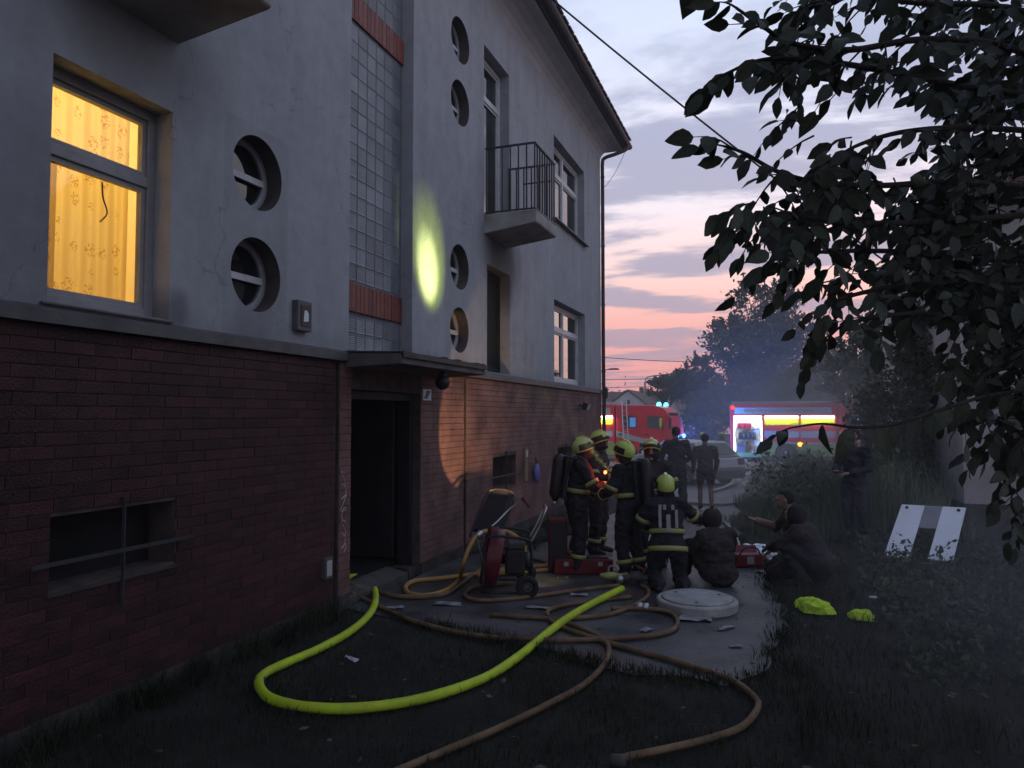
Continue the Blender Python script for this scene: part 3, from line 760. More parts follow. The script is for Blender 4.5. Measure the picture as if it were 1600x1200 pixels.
# balconies
def balcony(y0, y1, z0, z1, d):
    mb = MB(); mb.prism([(X0 - .02, z0 - .02), (X0 + d - .02, z0 + .10), (X0 + d, z0 + .12), (X0 + d, z1), (X0 - .02, z1)], y0, y1)
    b = mb.build('balcony', m_slab, house, world=True, bevel=.012)
    zt = z1 + 1.09; e = .03; xo = X0 + d - e; ya, yb = y0 + e, y1 - e
    for z, w in ((zt, .045), (z1 + .03, .03)):
        mb = MB(); mb.bar((X0 + .01, ya, z), (xo, ya, z), w, .022); mb.bar((X0 + .01, yb, z), (xo, yb, z), w, .022); mb.bar((xo, ya - .02, z), (xo, yb + .02, z), w, .022)
        mb.build('rail', m_iron, b, world=True)
    mb = MB(); mb.bar((X0 + .30, yb - .02, zt - .30), (xo - .02, yb - .02, zt - .30), .03, .02); mb.build('rail', m_iron, b, world=True)
    pp = [(X0 + t, ya) for t in np.linspace(.03, d - e, 7)] + [(X0 + t, yb) for t in np.linspace(.03, d - e, 7)] + [(xo, y) for y in np.linspace(ya, yb, 9)[1:-1]]
    m0 = None
    for x, y in pp:
        if m0 is None:
            q = MB(); q.box((0, 0, 0), (.022, .022, zt - z1 - .05)); o = q.build('baluster', m_iron, b); m0 = o.data
        else: o = link('baluster', m0, b)
        o.location = Vector((x, y, (zt + z1) / 2)) - house.location
    return b
balcony(11.02, 12.16, 5.09, 5.39, .89)
balcony(3.36, 4.52, 5.09, 5.39, .89)
# doorway: sooty hall, frame, threshold step
mb = MB()
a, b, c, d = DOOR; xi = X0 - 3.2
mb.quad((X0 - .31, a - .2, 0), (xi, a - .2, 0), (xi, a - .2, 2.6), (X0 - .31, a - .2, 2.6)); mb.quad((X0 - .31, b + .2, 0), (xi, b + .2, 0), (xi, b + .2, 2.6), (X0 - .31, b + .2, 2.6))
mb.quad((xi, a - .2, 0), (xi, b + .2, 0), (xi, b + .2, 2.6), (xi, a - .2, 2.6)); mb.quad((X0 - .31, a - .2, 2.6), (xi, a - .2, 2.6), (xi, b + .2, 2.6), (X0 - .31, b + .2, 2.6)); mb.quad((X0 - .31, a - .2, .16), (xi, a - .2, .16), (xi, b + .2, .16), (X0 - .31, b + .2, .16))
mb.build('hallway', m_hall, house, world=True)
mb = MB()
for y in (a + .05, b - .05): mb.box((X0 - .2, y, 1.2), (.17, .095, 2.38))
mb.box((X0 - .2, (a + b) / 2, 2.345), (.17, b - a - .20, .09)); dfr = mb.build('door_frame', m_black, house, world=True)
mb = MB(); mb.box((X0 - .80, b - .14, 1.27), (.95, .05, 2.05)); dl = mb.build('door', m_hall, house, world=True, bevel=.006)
mb = MB(); mb.bar((X0 - 1.2, b - .20, 1.2), (X0 - 1.07, b - .20, 1.2), .02); mb.build('handle', m_alu, dl, world=True)
mb = MB(); mb.prism([(X0 - .33, -.04), (X0 - .02, -.04), (X0 - .02, .10), (X0 - .33, .16)], 7.12, 8.50); mb.build('step', m_step, house, world=True, bevel=.01)
mb = MB(); mb.box((X0 - .17, 8.63, .07), (.3, .20, .14)); mb.build('step', m_cement, house, world=True)
# basement windows with crossed bars
for (a, b, c, d) in BW:
    mb = MB(); mb.box((X0 - .28, (a + b) / 2, (c + d) / 2), (.02, b - a, d - c)); f = mb.build('basement_window', m_dark, house, world=True)
    mb = MB(); yc = (a + b) / 2 + .02; zc = (c + d) / 2 - .06
    mb.bar((X0 + .025, yc, c - .22), (X0 + .025, yc, d + .08), .028, .012); mb.bar((X0 + .04, a - .16, zc), (X0 + .04, b + .14, zc), .012, .028)
    mb.bar((X0 - .02, yc, d + .075), (X0 + .025, yc, d + .075), .028, .012)
    mb.build('grille', m_iron, f, world=True)
    mb = MB(); mb.prism([(X0 - .27, c - .005), (X0 + .015, c - .02), (X0 + .015, c - .04), (X0 - .27, c - .035)], a - .02, b + .02); mb.build('sill', m_cement, f, world=True)

# ================================================================== things on the house front
t = empty('wall_box', (X0, 6.13, 3.09), 0, 'small grey cabinet with a white sticker on the plaster below the round windows', 'electric box')
mb = MB(); mb.box((.035, 0, 0), (.07, .23, .30)); mb.build('box', m_ledge, t, bevel=.008)
mb = MB(); mb.box((.073, .01, 0), (.006, .15, .21)); mb.build('door', m_gutter, t)
mb = MB(); mb.add([(.078, -.03, -.06), (.078, .05, -.05), (.078, .05, .03), (.078, .015, .06), (.078, -.02, .05)], [(0, 1, 2, 3, 4)]); mb.build('sticker', m_white, t)
t = empty('wall_box', (X0, 6.62, .52), 0, 'small pale box on the bricks near the ground left of the doorway', 'electric box')
mb = MB(); mb.box((.025, 0, 0), (.06, .13, .22)); mb.build('box', m_ledge, t, bevel=.006)
mb = MB(); mb.box((.058, 0, 0), (.004, .09, .16)); mb.build('door', m_tgrey, t)
t = empty('porch_lamp', (X0 + .52, 8.36, 2.62), 0, 'dark round porch lamp hanging under the door canopy', 'lamp')
mb = MB(); mb.lathe([(.04, .05), (.055, .0), (.06, -.03)], 14); mb.build('base', m_iron, t, smooth=True)
mb = MB(); mb.ball((0, 0, -.10), .095); mb.build('globe', m_black, t, smooth=True)
t = empty('house_number_sign', (X0 + .004, 8.95, 2.385), 0, 'small blue and white plate on the bricks right of the door', 'sign')
mb = MB(); mb.box((.006, 0, 0), (.012, .24, .15)); mb.build('plate', m_white, t)
mb = MB(); mb.add([(.0135, -.10, -.055), (.0135, .0, -.055), (.0135, .10, .05), (.0135, -.02, .06)], [(0, 1, 2, 3)]); mb.build('print', m_bluebag, t)
t = empty('flood_lamp', (X0, 17.05, 2.36), 0, 'small wall lamp high on the bricks near the far corner', 'lamp')
mb = MB(); mb.bar((0, 0, 0), (.12, 0, -.02), .04); mb.build('arm', m_iron, t)
mb = MB(); mb.box((.17, 0, -.03), (.12, .24, .17), Matrix.Rotation(.4, 3, 'Y')); mb.build('head', m_black, t, bevel=.01)
mb = MB(); mb.box((.235, 0, -.055), (.01, .20, .13), Matrix.Rotation(.4, 3, 'Y')); mb.build('lens', m_tgrey, t)
t = empty('notice_board', (X0, 13.05, 1.2), 0, 'narrow upright wooden strip fixed to the bricks beside the far basement window', 'board')
mb = MB(); mb.box((.02, 0, 0), (.04, .12, .62)); mb.build('plank', mat('pale_wood', (.26, .20, .13), .8, .2, 8), t, bevel=.004)
mb = MB(); mb.box((.045, 0, .2), (.012, .09, .12)); mb.build('label_plate', m_paper, t)
t = empty('hanging_bag', (X0 + .03, 13.55, 1.0), 0, 'small blue bag hanging on the bricks beside the wooden strip', 'bag')
mb = MB(); mb.ball((.05, 0, 0), (.05, .13, .19)); mb.build('bag', m_bluebag, t, smooth=True)
mb = MB(); mb.tube(spline([(.04, -.05, .17), (.02, 0, .30), (.04, .05, .17)], 6), .008, 6); mb.build('strap', m_black, t)
# chalk scribbles on the brick pier left of the door
mb = MB(); pts = []
for k in range(26):
    pts.append((X0 + .0075, 6.955 + .05 * math.sin(k * 2.1) + RNG.normal(0, .012), .62 + k * .036 + .05 * math.sin(k * 1.7)))
mb.tube(spline(pts, 4), .003, 4)
tag(mb.build('graffiti', m_paper), 'thin pale scribbles on the brick pier left of the doorway', 'graffiti')

# ================================================================== cables in the air
def cable(name, a, b, sag, r, label, cat='cable', group=None):
    a = Vector(a); b = Vector(b); n = 24
    pts = [a.lerp(b, k / n) - Vector((0, 0, sag * 4 * (k / n) * (1 - k / n))) for k in range(n + 1)]
    mb = MB(); mb.tube(pts, r, 6); return tag(mb.build(name, m_wire, smooth=True), label, cat, group)
cable('service_cable', (X0 + .74, 12.4, 9.60), pt(1440, 450, 13.6), .10, .017, 'thick dark cable running from the eaves down into the leafy tree')
cable('drooping_wire', (X0 + .60, 19.95, 9.46), (X0 + .10, 19.42, 8.3), .12, .006, 'thin loose wire drooping from the eaves corner to the downpipe', 'wire')
cable('overhead_wire', pt(780, 540, 62), pt(1130, 566, 66), .35, .03, 'topmost of the overhead wires over the street', 'wire')
cable('overhead_wire', pt(780, 590, 60), pt(1150, 582, 66), .4, .03, 'middle overhead wire sloping up to the right behind the street lamp', 'wire')
cable('overhead_wire', pt(780, 600, 58), pt(1150, 592, 66), .5, .022, 'lowest thin overhead wire above the house roofs', 'wire')
def street_lamp(x, y, h, arm, label):
    t = empty('street_lamp', (x, y, terr(y)), 0, label, 'street lamp')
    mb = MB(); mb.tube([(0, 0, 0), (0, 0, h - .5)], [.11, .07], 10); mb.build('pole', m_pole, t, smooth=True)
    s = 1 if arm > 0 else -1
    mb = MB(); mb.tube(spline([(0, 0, h - .5), (s * .12, 0, h - .15), (s * .5, 0, h), (arm, 0, h + .1)], 6), .04, 8); mb.build('arm', m_pole, t, smooth=True)
    mb = MB(); mb.box((arm + s * .35, 0, h + .10), (.8, .26, .12), taper=.7); mb.build('head', m_gutter, t, bevel=.03)
p = pt(1008, 632, 62); street_lamp(p.x, p.y, pt(1008, 588, 62).z - terr(62), 1.3, 'curved street lamp standing beyond the left fire engine')
p = pt(930, 620, 52); street_lamp(p.x, p.y, pt(930, 576, 52).z + .3, 1.0, 'street lamp whose arm shows past the house corner')
p = pt(1165, 650, 57); street_lamp(p.x, p.y, pt(1150, 526, 57).z + .45, -2.6, 'street lamp head reaching out from the tall tree')

# ================================================================== houses far behind and at the right
def far_house(cx, cy, w, dp, hw, hr, label, gable_only=True, win=True):
    z0 = terr(cy)
    t = empty('house', (cx, cy, z0), 0, label, 'house')
    mb = MB(); mb.prism([(-w / 2, 0), (w / 2, 0), (w / 2, hw), (0, hr), (-w / 2, hw)], 0, dp); mb.build('wall', m_house1, t)
    mb = MB(); s = .15
    for sg in (-1, 1):
        d = Vector((sg * w / 2, 0, hw - hr)).normalized(); a = Vector((0, -s, hr + .06)); b = a + d * ((w / 2) ** 2 + (hr - hw) ** 2) ** .5 * 1.08
        mb.add([a, b, b + Vector((0, dp + 2 * s, 0)), a + Vector((0, dp + 2 * s, 0)), a + Vector((0, 0, .12)), b + Vector((0, 0, .12)), b + Vector((0, dp + 2 * s, .12)), a + Vector((0, dp + 2 * s, .12))],
               [(0, 1, 2, 3), (4, 7, 6, 5), (0, 4, 5, 1), (1, 5, 6, 2), (2, 6, 7, 3), (3, 7, 4, 0)])
    mb.build('roof', m_froof, t)
    if win:
        mb = MB(); mb.box((0, -.03, hw + (hr - hw) * .35), (w * .14, .06, w * .13)); f = mb.build('window', m_frame, t)
        mb = MB(); mb.box((0, -.065, hw + (hr - hw) * .35), (w * .11, .02, w * .10)); mb.build('pane', m_glassdark, f)
    return t
p = pt(981, 650, 78); far_house(p.x, p.y, 4.9, 9, 3.4, pt(981, 611, 78).z - terr(78), 'pale gabled house above the left fire engine')
p = pt(1047, 650, 80); far_house(p.x, p.y, 2.4, 8, 2.6, pt(1047, 613, 80).z - terr(80), 'narrow white steep gable above the left cab roof')
p = pt(966, 650, 92)
t = empty('house', (p.x, p.y, terr(92)), 0, 'long low house with a dark roof behind the pale gable', 'house')
mb = MB(); mb.box((0, 3, 1.6), (15, 6, 3.2)); mb.build('wall', m_house1, t)
mb = MB(); mb.prism([(-.4, 3.2), (6.4, 3.2), (3, pt(966, 611, 92).z - terr(92))], -7.8, 7.8, 'yz'); mb.build('roof', m_froof, t)
mb = MB(); mb.box((2.5, 2.5, 5.6), (.5, .5, 1.2)); mb.build('chimney', m_froof, t)
# neighbour at the right
t = empty('neighbour_house', (3.0, 14.7, 0), 0, 'plain plastered neighbouring house half hidden behind the dark tree', 'house')
mb = MB(); mb.box((5, 5, 2.9), (10, 10, 5.9)); wn = mb.build('wall', m_nplast, t)
mb = MB(); mb.prism([(-.4, 5.86), (10.4, 5.86), (5, 8.6)], -.4, 10.4); mb.build('roof', m_froof, t)
mb = MB(); mb.box((5, 5, .28), (10.06, 10.06, .62)); mb.build('plinth', m_cement, t)
wz = pt(1558, 530, 13.2)
f = MB(); f.box((wz.x - 3.0, -.02, wz.z), (.62, .06, 1.05)); f = f.build('window', m_frame, t)
f2 = MB(); f2.box((wz.x - 3.0 - .0, -.055, wz.z), (.20, .02, .90)); f2.build('pane', m_glassdark, f)
f2 = MB(); f2.box((wz.x - 3.0 + .2, -.055, wz.z), (.14, .02, .90)); f2.build('pane', m_glassdark, f)

# ================================================================== foliage
def leaf_cloud(pts, size, rg, droop=0.0, var=.45):
    """many small leaf-sized faces (folded diamonds) at the given points"""
    n = len(pts); pts = np.asarray(pts)
    a = rg.normal(size=(n, 3)); a[:, 2] -= droop; a /= np.linalg.norm(a, axis=1)[:, None]
    b = rg.normal(size=(n, 3)); b -= a * (a * b).sum(1)[:, None]; b /= np.linalg.norm(b, axis=1)[:, None]
    c = np.cross(a, b); s = size * (1 + var * rg.normal(size=n)).clip(.4, 2)[:, None]
    v = np.empty((n, 4, 3)); v[:, 0] = pts - a * s * .5; v[:, 1] = pts + b * s * .28 + c * s * .06; v[:, 2] = pts + a * s * .5; v[:, 3] = pts - b * s * .28 + c * s * .06
    return v.reshape(-1, 3)
def quads_obj(name, v, m, parent=None, kind=None, off=None):
    n = len(v) // 4; me = bpy.data.meshes.new(name)
    if off is not None: v = v - np.array(off)
    me.vertices.add(len(v)); me.vertices.foreach_set('co', v.astype(np.float32).ravel())
    me.loops.add(4 * n); me.polygons.add(n)
    me.loops.foreach_set('vertex_index', np.arange(4 * n, dtype=np.int32)); me.polygons.foreach_set('loop_start', np.arange(0, 4 * n, 4, dtype=np.int32))
    me.update(); me.materials.append(m)
    return tag(link(name, me, parent), kind=kind)
def tree(name, base, h, lobes, n, size, label, cat, rg_seed, m=None, trunk=.18, group=None, spikes=0):
    """lobes: (dx, dy, z, rx, ry, rz) crown masses around limbs"""
    rg = np.random.default_rng(rg_seed); base = Vector(base)
    t = empty(name, base, 0, label, cat, group)
    tb = MB(); top = Vector((0, 0, h * .62))
    tb.tube(spline([(0, 0, -.1), (rg.normal(0, .08), rg.normal(0, .08), h * .2), (rg.normal(0, .15), rg.normal(0, .15), h * .45), top], 5), [trunk * (1 - .7 * k / 15) for k in range(16)], 8)
    tb.build('trunk', m_bark, t, smooth=True)
    P = []; tot = sum(l[3] * l[4] * l[5] for l in lobes)
    lb = MB()
    for (dx, dy, z, rx, ry, rz) in lobes:
        k = int(n * rx * ry * rz / tot); c = np.array([dx, dy, z])
        # twig ends: clumps within the lobe, denser near its skin, leaving holes between
        nc = max(8, k // 45); d = rg.normal(size=(nc, 3)); d /= np.linalg.norm(d, axis=1)[:, None]
        rad = rg.uniform(.35, 1.08, nc) ** .6
        cs = c + d * rad[:, None] * np.array([rx, ry, rz])
        for q in cs[: min(nc, 26)]:
            a = Vector((dx * .3, dy * .3, max(h * .18, z * .62))); lb.tube([a, Vector(q).lerp(a, .5) + Vector((0, 0, .1)), Vector(q)], [trunk * .25, trunk * .14, .012], 4)
        sz = (rx * ry * rz) ** (1 / 3)
        for q in cs:
            kk = max(4, int(k / nc * rg.uniform(.5, 1.5)))
            P.append(q + rg.normal(size=(kk, 3)) * np.array([1, 1, .8]) * sz * .17)
        for s_ in range(spikes):
            d = rg.normal(size=3); d[2] = abs(d[2]) + .7; d /= np.linalg.norm(d); st = c + d * np.array([rx, ry, rz]) * .85
            L_ = rg.uniform(.35, .9) * sz * .6
            tt = rg.uniform(0, 1, 26); P.append(st + np.outer(tt, d * L_) + rg.normal(size=(26, 3)) * (.10 * (1.1 - tt))[:, None] * sz * .6)
    lb.build('limb', m_bark, t)
    P = np.concatenate(P); P[:, 2] = np.maximum(P[:, 2], .05)
    quads_obj('crown', leaf_cloud(P, size, rg, .3), m or m_fol, t)
    return t
def lobe(base, px, py, D, rpx, rpy, ry=None):
    c = pt(px, py, D) - Vector(base); r = rpx / FPX * D
    return (c.x, c.y, c.z, r, ry or r, rpy / FPX * D)
B = pt(1195, 700, 51); B.z = terr(51)
tree('broadleaf_tree', B, 11, [lobe(B, 1170, 485, 51, 28, 50), lobe(B, 1224, 492, 52, 30, 56), lobe(B, 1145, 545, 51, 42, 46), lobe(B, 1195, 540, 51, 56, 50), lobe(B, 1250, 555, 52, 50, 56), lobe(B, 1170, 610, 51, 52, 40), lobe(B, 1235, 620, 52, 52, 40)],
     21000, .26, 'tall airy tree with two peaks behind the right fire engine', 'tree', 11, spikes=14)
B = pt(1088, 690, 58); B.z = terr(58)
tree('broadleaf_tree', B, 6, [lobe(B, 1092, 575, 58, 22, 20), lobe(B, 1080, 605, 58, 30, 26), lobe(B, 1105, 610, 58, 24, 30)], 5000, .25, 'rounded dark tree left of the tall airy tree', 'tree', 12, spikes=8)
B = pt(1040, 680, 70); B.z = terr(70)
tree('broadleaf_tree', B, 5, [lobe(B, 1035, 605, 70, 22, 18), lobe(B, 1062, 600, 71, 18, 20)], 3000, .28, 'low dark tree behind the narrow white gable', 'tree', 13, spikes=5)
B = pt(1100, 690, 50); B.z = terr(50)
tree('hedge_shrub', B, 2.5, [lobe(B, 1085, 655, 50, 26, 36), lobe(B, 1112, 650, 50, 26, 40), lobe(B, 1140, 640, 50, 24, 40), lobe(B, 1180, 640, 50, 34, 34)], 7000, .22, 'bushes lit blue between the two fire engines', 'shrub', 14, m_fol2, .06, spikes=6)
B = pt(1265, 700, 53); B.z = terr(53)
tree('hedge_shrub', B, 2.5, [lobe(B, 1225, 630, 53, 34, 36), lobe(B, 1275, 620, 53, 36, 40), lobe(B, 1330, 610, 53, 40, 50)], 6000, .24, 'dark bushes along the roof of the right fire engine', 'shrub', 15, m_fol2, .06, spikes=6)
B = pt(1335, 720, 34); B.z = terr(34)
tree('broadleaf_tree', B, 8, [lobe(B, 1350, 560, 34, 46, 46), lobe(B, 1310, 585, 34, 34, 30), lobe(B, 1385, 540, 34, 46, 60), lobe(B, 1392, 640, 34, 38, 46), lobe(B, 1425, 590, 33, 50, 70), lobe(B, 1450, 500, 34, 45, 60)], 14000, .2, 'dark bushy tree right of the right fire engine', 'tree', 16, spikes=9)
B = pt(1430, 850, 15.5); B.z = 0
tree('big_shrub', B, 3, [lobe(B, 1400, 640, 15.5, 60, 70), lobe(B, 1450, 600, 16, 55, 80), lobe(B, 1385, 730, 15, 55, 70), lobe(B, 1450, 740, 15.5, 55, 80), lobe(B, 1490, 660, 15.5, 40, 90), lobe(B, 1420, 810, 15, 70, 40), lobe(B, 1475, 540, 15.6, 50, 70), lobe(B, 1495, 600, 14.9, 38, 80), lobe(B, 1440, 540, 16, 50, 60)], 21000, .10, 'large dark shrub behind the white boards', 'shrub', 17, m_fol2, .07, spikes=10)
for k, (px, D, ww, lab) in enumerate([(400, 95, 900, None)]): pass
# far line of woods closing the street (reads as one mass)
rg = np.random.default_rng(31); P = []
for x in np.arange(-62, 78, 2.6):
    c = np.array([x, 100 + rg.normal(0, 1.5), 1.6 + rg.uniform(0, 1.0)]); P.append(c + rg.normal(size=(260, 3)) * np.array([1.6, 1.0, 1.5]))
for y in np.arange(22, 100, 3):
    c = np.array([72 + rg.normal(0, 1.5), y, 2.5 + rg.uniform(0, 1.5)]); P.append(c + rg.normal(size=(110, 3)) * np.array([1, 1.6, 1.6]))
P = np.concatenate(P); P[:, 2] = np.maximum(P[:, 2], -.4)
o = quads_obj('far_woods', leaf_cloud(P, .55, rg), m_fol, None, 'stuff')

# grass: individual blades near the camera, sparser further off
def blades(name, xy, h, w, m, rg, lean=.5):
    n = len(xy); z = np.array([terr(y) for y in xy[:, 1]])
    ang = rg.uniform(0, 6.283, n); hh = h * rg.uniform(.4, 1.25, n); dx, dy = np.cos(ang), np.sin(ang)
    px, py = -dy, dx; ln = rg.uniform(0, lean, n) * hh; la = rg.uniform(0, 6.283, n); lx, ly = np.cos(la) * ln, np.sin(la) * ln
    b = np.stack([xy[:, 0], xy[:, 1], z], 1)
    ww = (w * rg.uniform(.6, 1.3, n))
    side = np.stack([px * ww, py * ww, np.zeros(n)], 1)
    mid = b + np.stack([lx * .35, ly * .35, hh * .6], 1); tip = b + np.stack([lx, ly, hh], 1)
    v = np.stack([b - side, b + side, mid + side * .8, mid - side * .8, mid - side * .8, mid + side * .8, tip + side * .1, tip - side * .1], 1)
    return quads_obj(name, v.reshape(-1, 3), m, None, 'stuff')
rg = np.random.default_rng(5)
xy = np.stack([rg.uniform(-4.42, 4.6, 120000), rg.uniform(1.6, 13.5, 120000)], 1)
keep = np.array([not on_path(x + rg.normal(0, .13), y + rg.normal(0, .13)) for x, y in xy]) & (rg.uniform(0, 1, len(xy)) < np.clip(1.25 - xy[:, 1] / 15, .25, 1))
cl = np.sin(xy[:, 0] * 3.1 + np.sin(xy[:, 1] * 2.3)) + np.sin(xy[:, 1] * 4.3 + xy[:, 0] * 1.7)
keep &= rg.uniform(-1.6, 2.6, len(xy)) < cl + 1.0
keep &= (xy[:, 0] > -2.0 - rg.uniform(0, 2.4, len(xy))) | (xy[:, 1] < 5.8)
blades('grass', xy[keep], .075, .0035, m_grass, rg)
# coarser tufts along the foot of the wall and by the path edges
xy = []
for k in range(150):
    if k < 70: c = (X0 + abs(rg.normal(0, .12)) + .03, rg.uniform(2.6, 6.7))
    elif k < 95: c = (rg.uniform(-4.35, -3.5), rg.uniform(10.6, 17))
    else: c = (rg.uniform(.1, 3.5), rg.uniform(5, 13))
    xy.append(np.array(c) + rg.normal(size=(28, 2)) * .07)
xy = np.concatenate(xy); xy[:, 0] = np.maximum(xy[:, 0], X0 + .02)
blades('grass', xy, .20, .004, m_grass, rg, .8)
fr = []
for (y, a, b) in prows:
    if y > 13.5: break
    for e, sg in ((a, -1), (b, 1)):
        if e < -4.4: continue
        n = int(rg.integers(8, 40)); fr.append(np.stack([e + sg * rg.normal(.02, .07, n), y + rg.uniform(-.06, .06, n)], 1))
for x in np.arange(-3.4, -.4, .05):
    y = np.interp(x, [-4.4, -3.4, -2.3, -1.1, -.5], [7.0, 6.75, 6.45, 6.05, 6.05]); n = int(rg.integers(10, 46)); fr.append(np.stack([x + rg.uniform(-.04, .04, n), y + rg.normal(-.02, .09, n)], 1))
blades('grass', np.concatenate(fr), .085, .004, m_grass, rg, .9)
# rank tall grass between the path and the right-hand shrub
xy = np.stack([rg.normal(.75, 1.05, 16000), rg.uniform(13.6, 20.5, 16000)], 1)
xy = xy[(xy[:, 0] > -.75 + .3 * np.sin(xy[:, 1] * 2)) & (xy[:, 0] < 3.0)]
hcl = .75 + .35 * np.sin(xy[:, 0] * 2.3 + 1) * np.sin(xy[:, 1] * 1.7)
edge = np.clip((xy[:, 0] + .9) / 1.4, .25, 1)
blades('tall_grass', xy, 1.25 * hcl * edge, .008, m_weed, rg, .45)
P = np.concatenate([np.array([rg.normal(.9, .9), rg.uniform(14, 19.5), rg.uniform(.2, 1.05)]) + rg.normal(size=(60, 3)) * np.array([.18, .18, .22]) for _ in range(110)])
P = P[(P[:, 0] > -.6) & (P[:, 2] > .02) & (P[:, 0] < 2.9)]
quads_obj('weeds', leaf_cloud(P, .075, rg), m_weed, None, 'stuff')
# low leafy ground cover at the right
P = np.concatenate([np.array([rg.uniform(.9, 4.3), rg.uniform(6.4, 13.5), .0]) + np.abs(rg.normal(size=(34, 3))) * np.array([.13, .13, .12]) for _ in range(330)])
quads_obj('ground_cover', leaf_cloud(P, .06, rg), m_fol2, None, 'stuff')
# dry leaves and scraps on the grass
xy = np.stack([rg.uniform(-4.2, 3.4, 420), rg.uniform(3, 12.5, 420)], 1)
P = np.concatenate([xy, np.full((420, 1), .035)], 1); q = leaf_cloud(P, .055, rg); q[:, 2] = .03 + (q[:, 2] - .03) * .25
quads_obj('leaf_litter', q, m_litter, None, 'stuff')

# ================================================================== vehicles
def wheel(parent, x, y, z, r, w, side):
    """side -1: right-hand side of the vehicle (faces -y)"""
    T = Matrix.Translation((x, y, z)) @ Matrix.Rotation(PI / 2 * (1 if side < 0 else -1), 4, 'X')
    mb = MB(); mb.lathe([(r * .55, -w / 2), (r * .9, -w / 2), (r, -w * .32), (r, w * .32), (r * .9, w / 2), (r * .58, w / 2), (r * .55, w * .35)], 28, T)
    t = mb.build('wheel', m_rubber, parent, smooth=True)
    mb = MB(); mb.lathe([(r * .56, w * .30), (r * .50, w * .42), (r * .42, w * .30), (r * .2, w * .28), (r * .16, w * .48), (0, w * .5)], 24, T); mb.build('rim', m_alu, t, smooth=True)
    return t
def arch_poly(x0, x1, z0, z1, cx, cz, r, n=12):
    p = [(x0, z0)]
    a0 = math.acos(min(1, max(-1, (z0 - cz) / r)))
    for k in range(n + 1):
        a = a0 * (1 - 2 * k / n); p.append((cx - r * math.sin(a), cz + r * math.cos(a)))
    return p + [(x1, z0), (x1, z1), (x0, z1)]
def text(body, size, mat_, parent, loc, rot, depth=.004):
    c = bpy.data.curves.new('lettering', 'FONT'); c.body = body; c.size = size; c.extrude = depth; c.align_x = 'LEFT'; c.space_character = 1.05
    o = bpy.data.objects.new('lettering_curve', c); COL.objects.link(o)
    dg = bpy.context.evaluated_depsgraph_get(); me = bpy.data.meshes.new_from_object(o.evaluated_get(dg)); bpy.data.objects.remove(o)
    me.materials.clear(); me.materials.append(mat_)
    q = link('lettering', me, parent, loc); q.rotation_euler = rot; return q
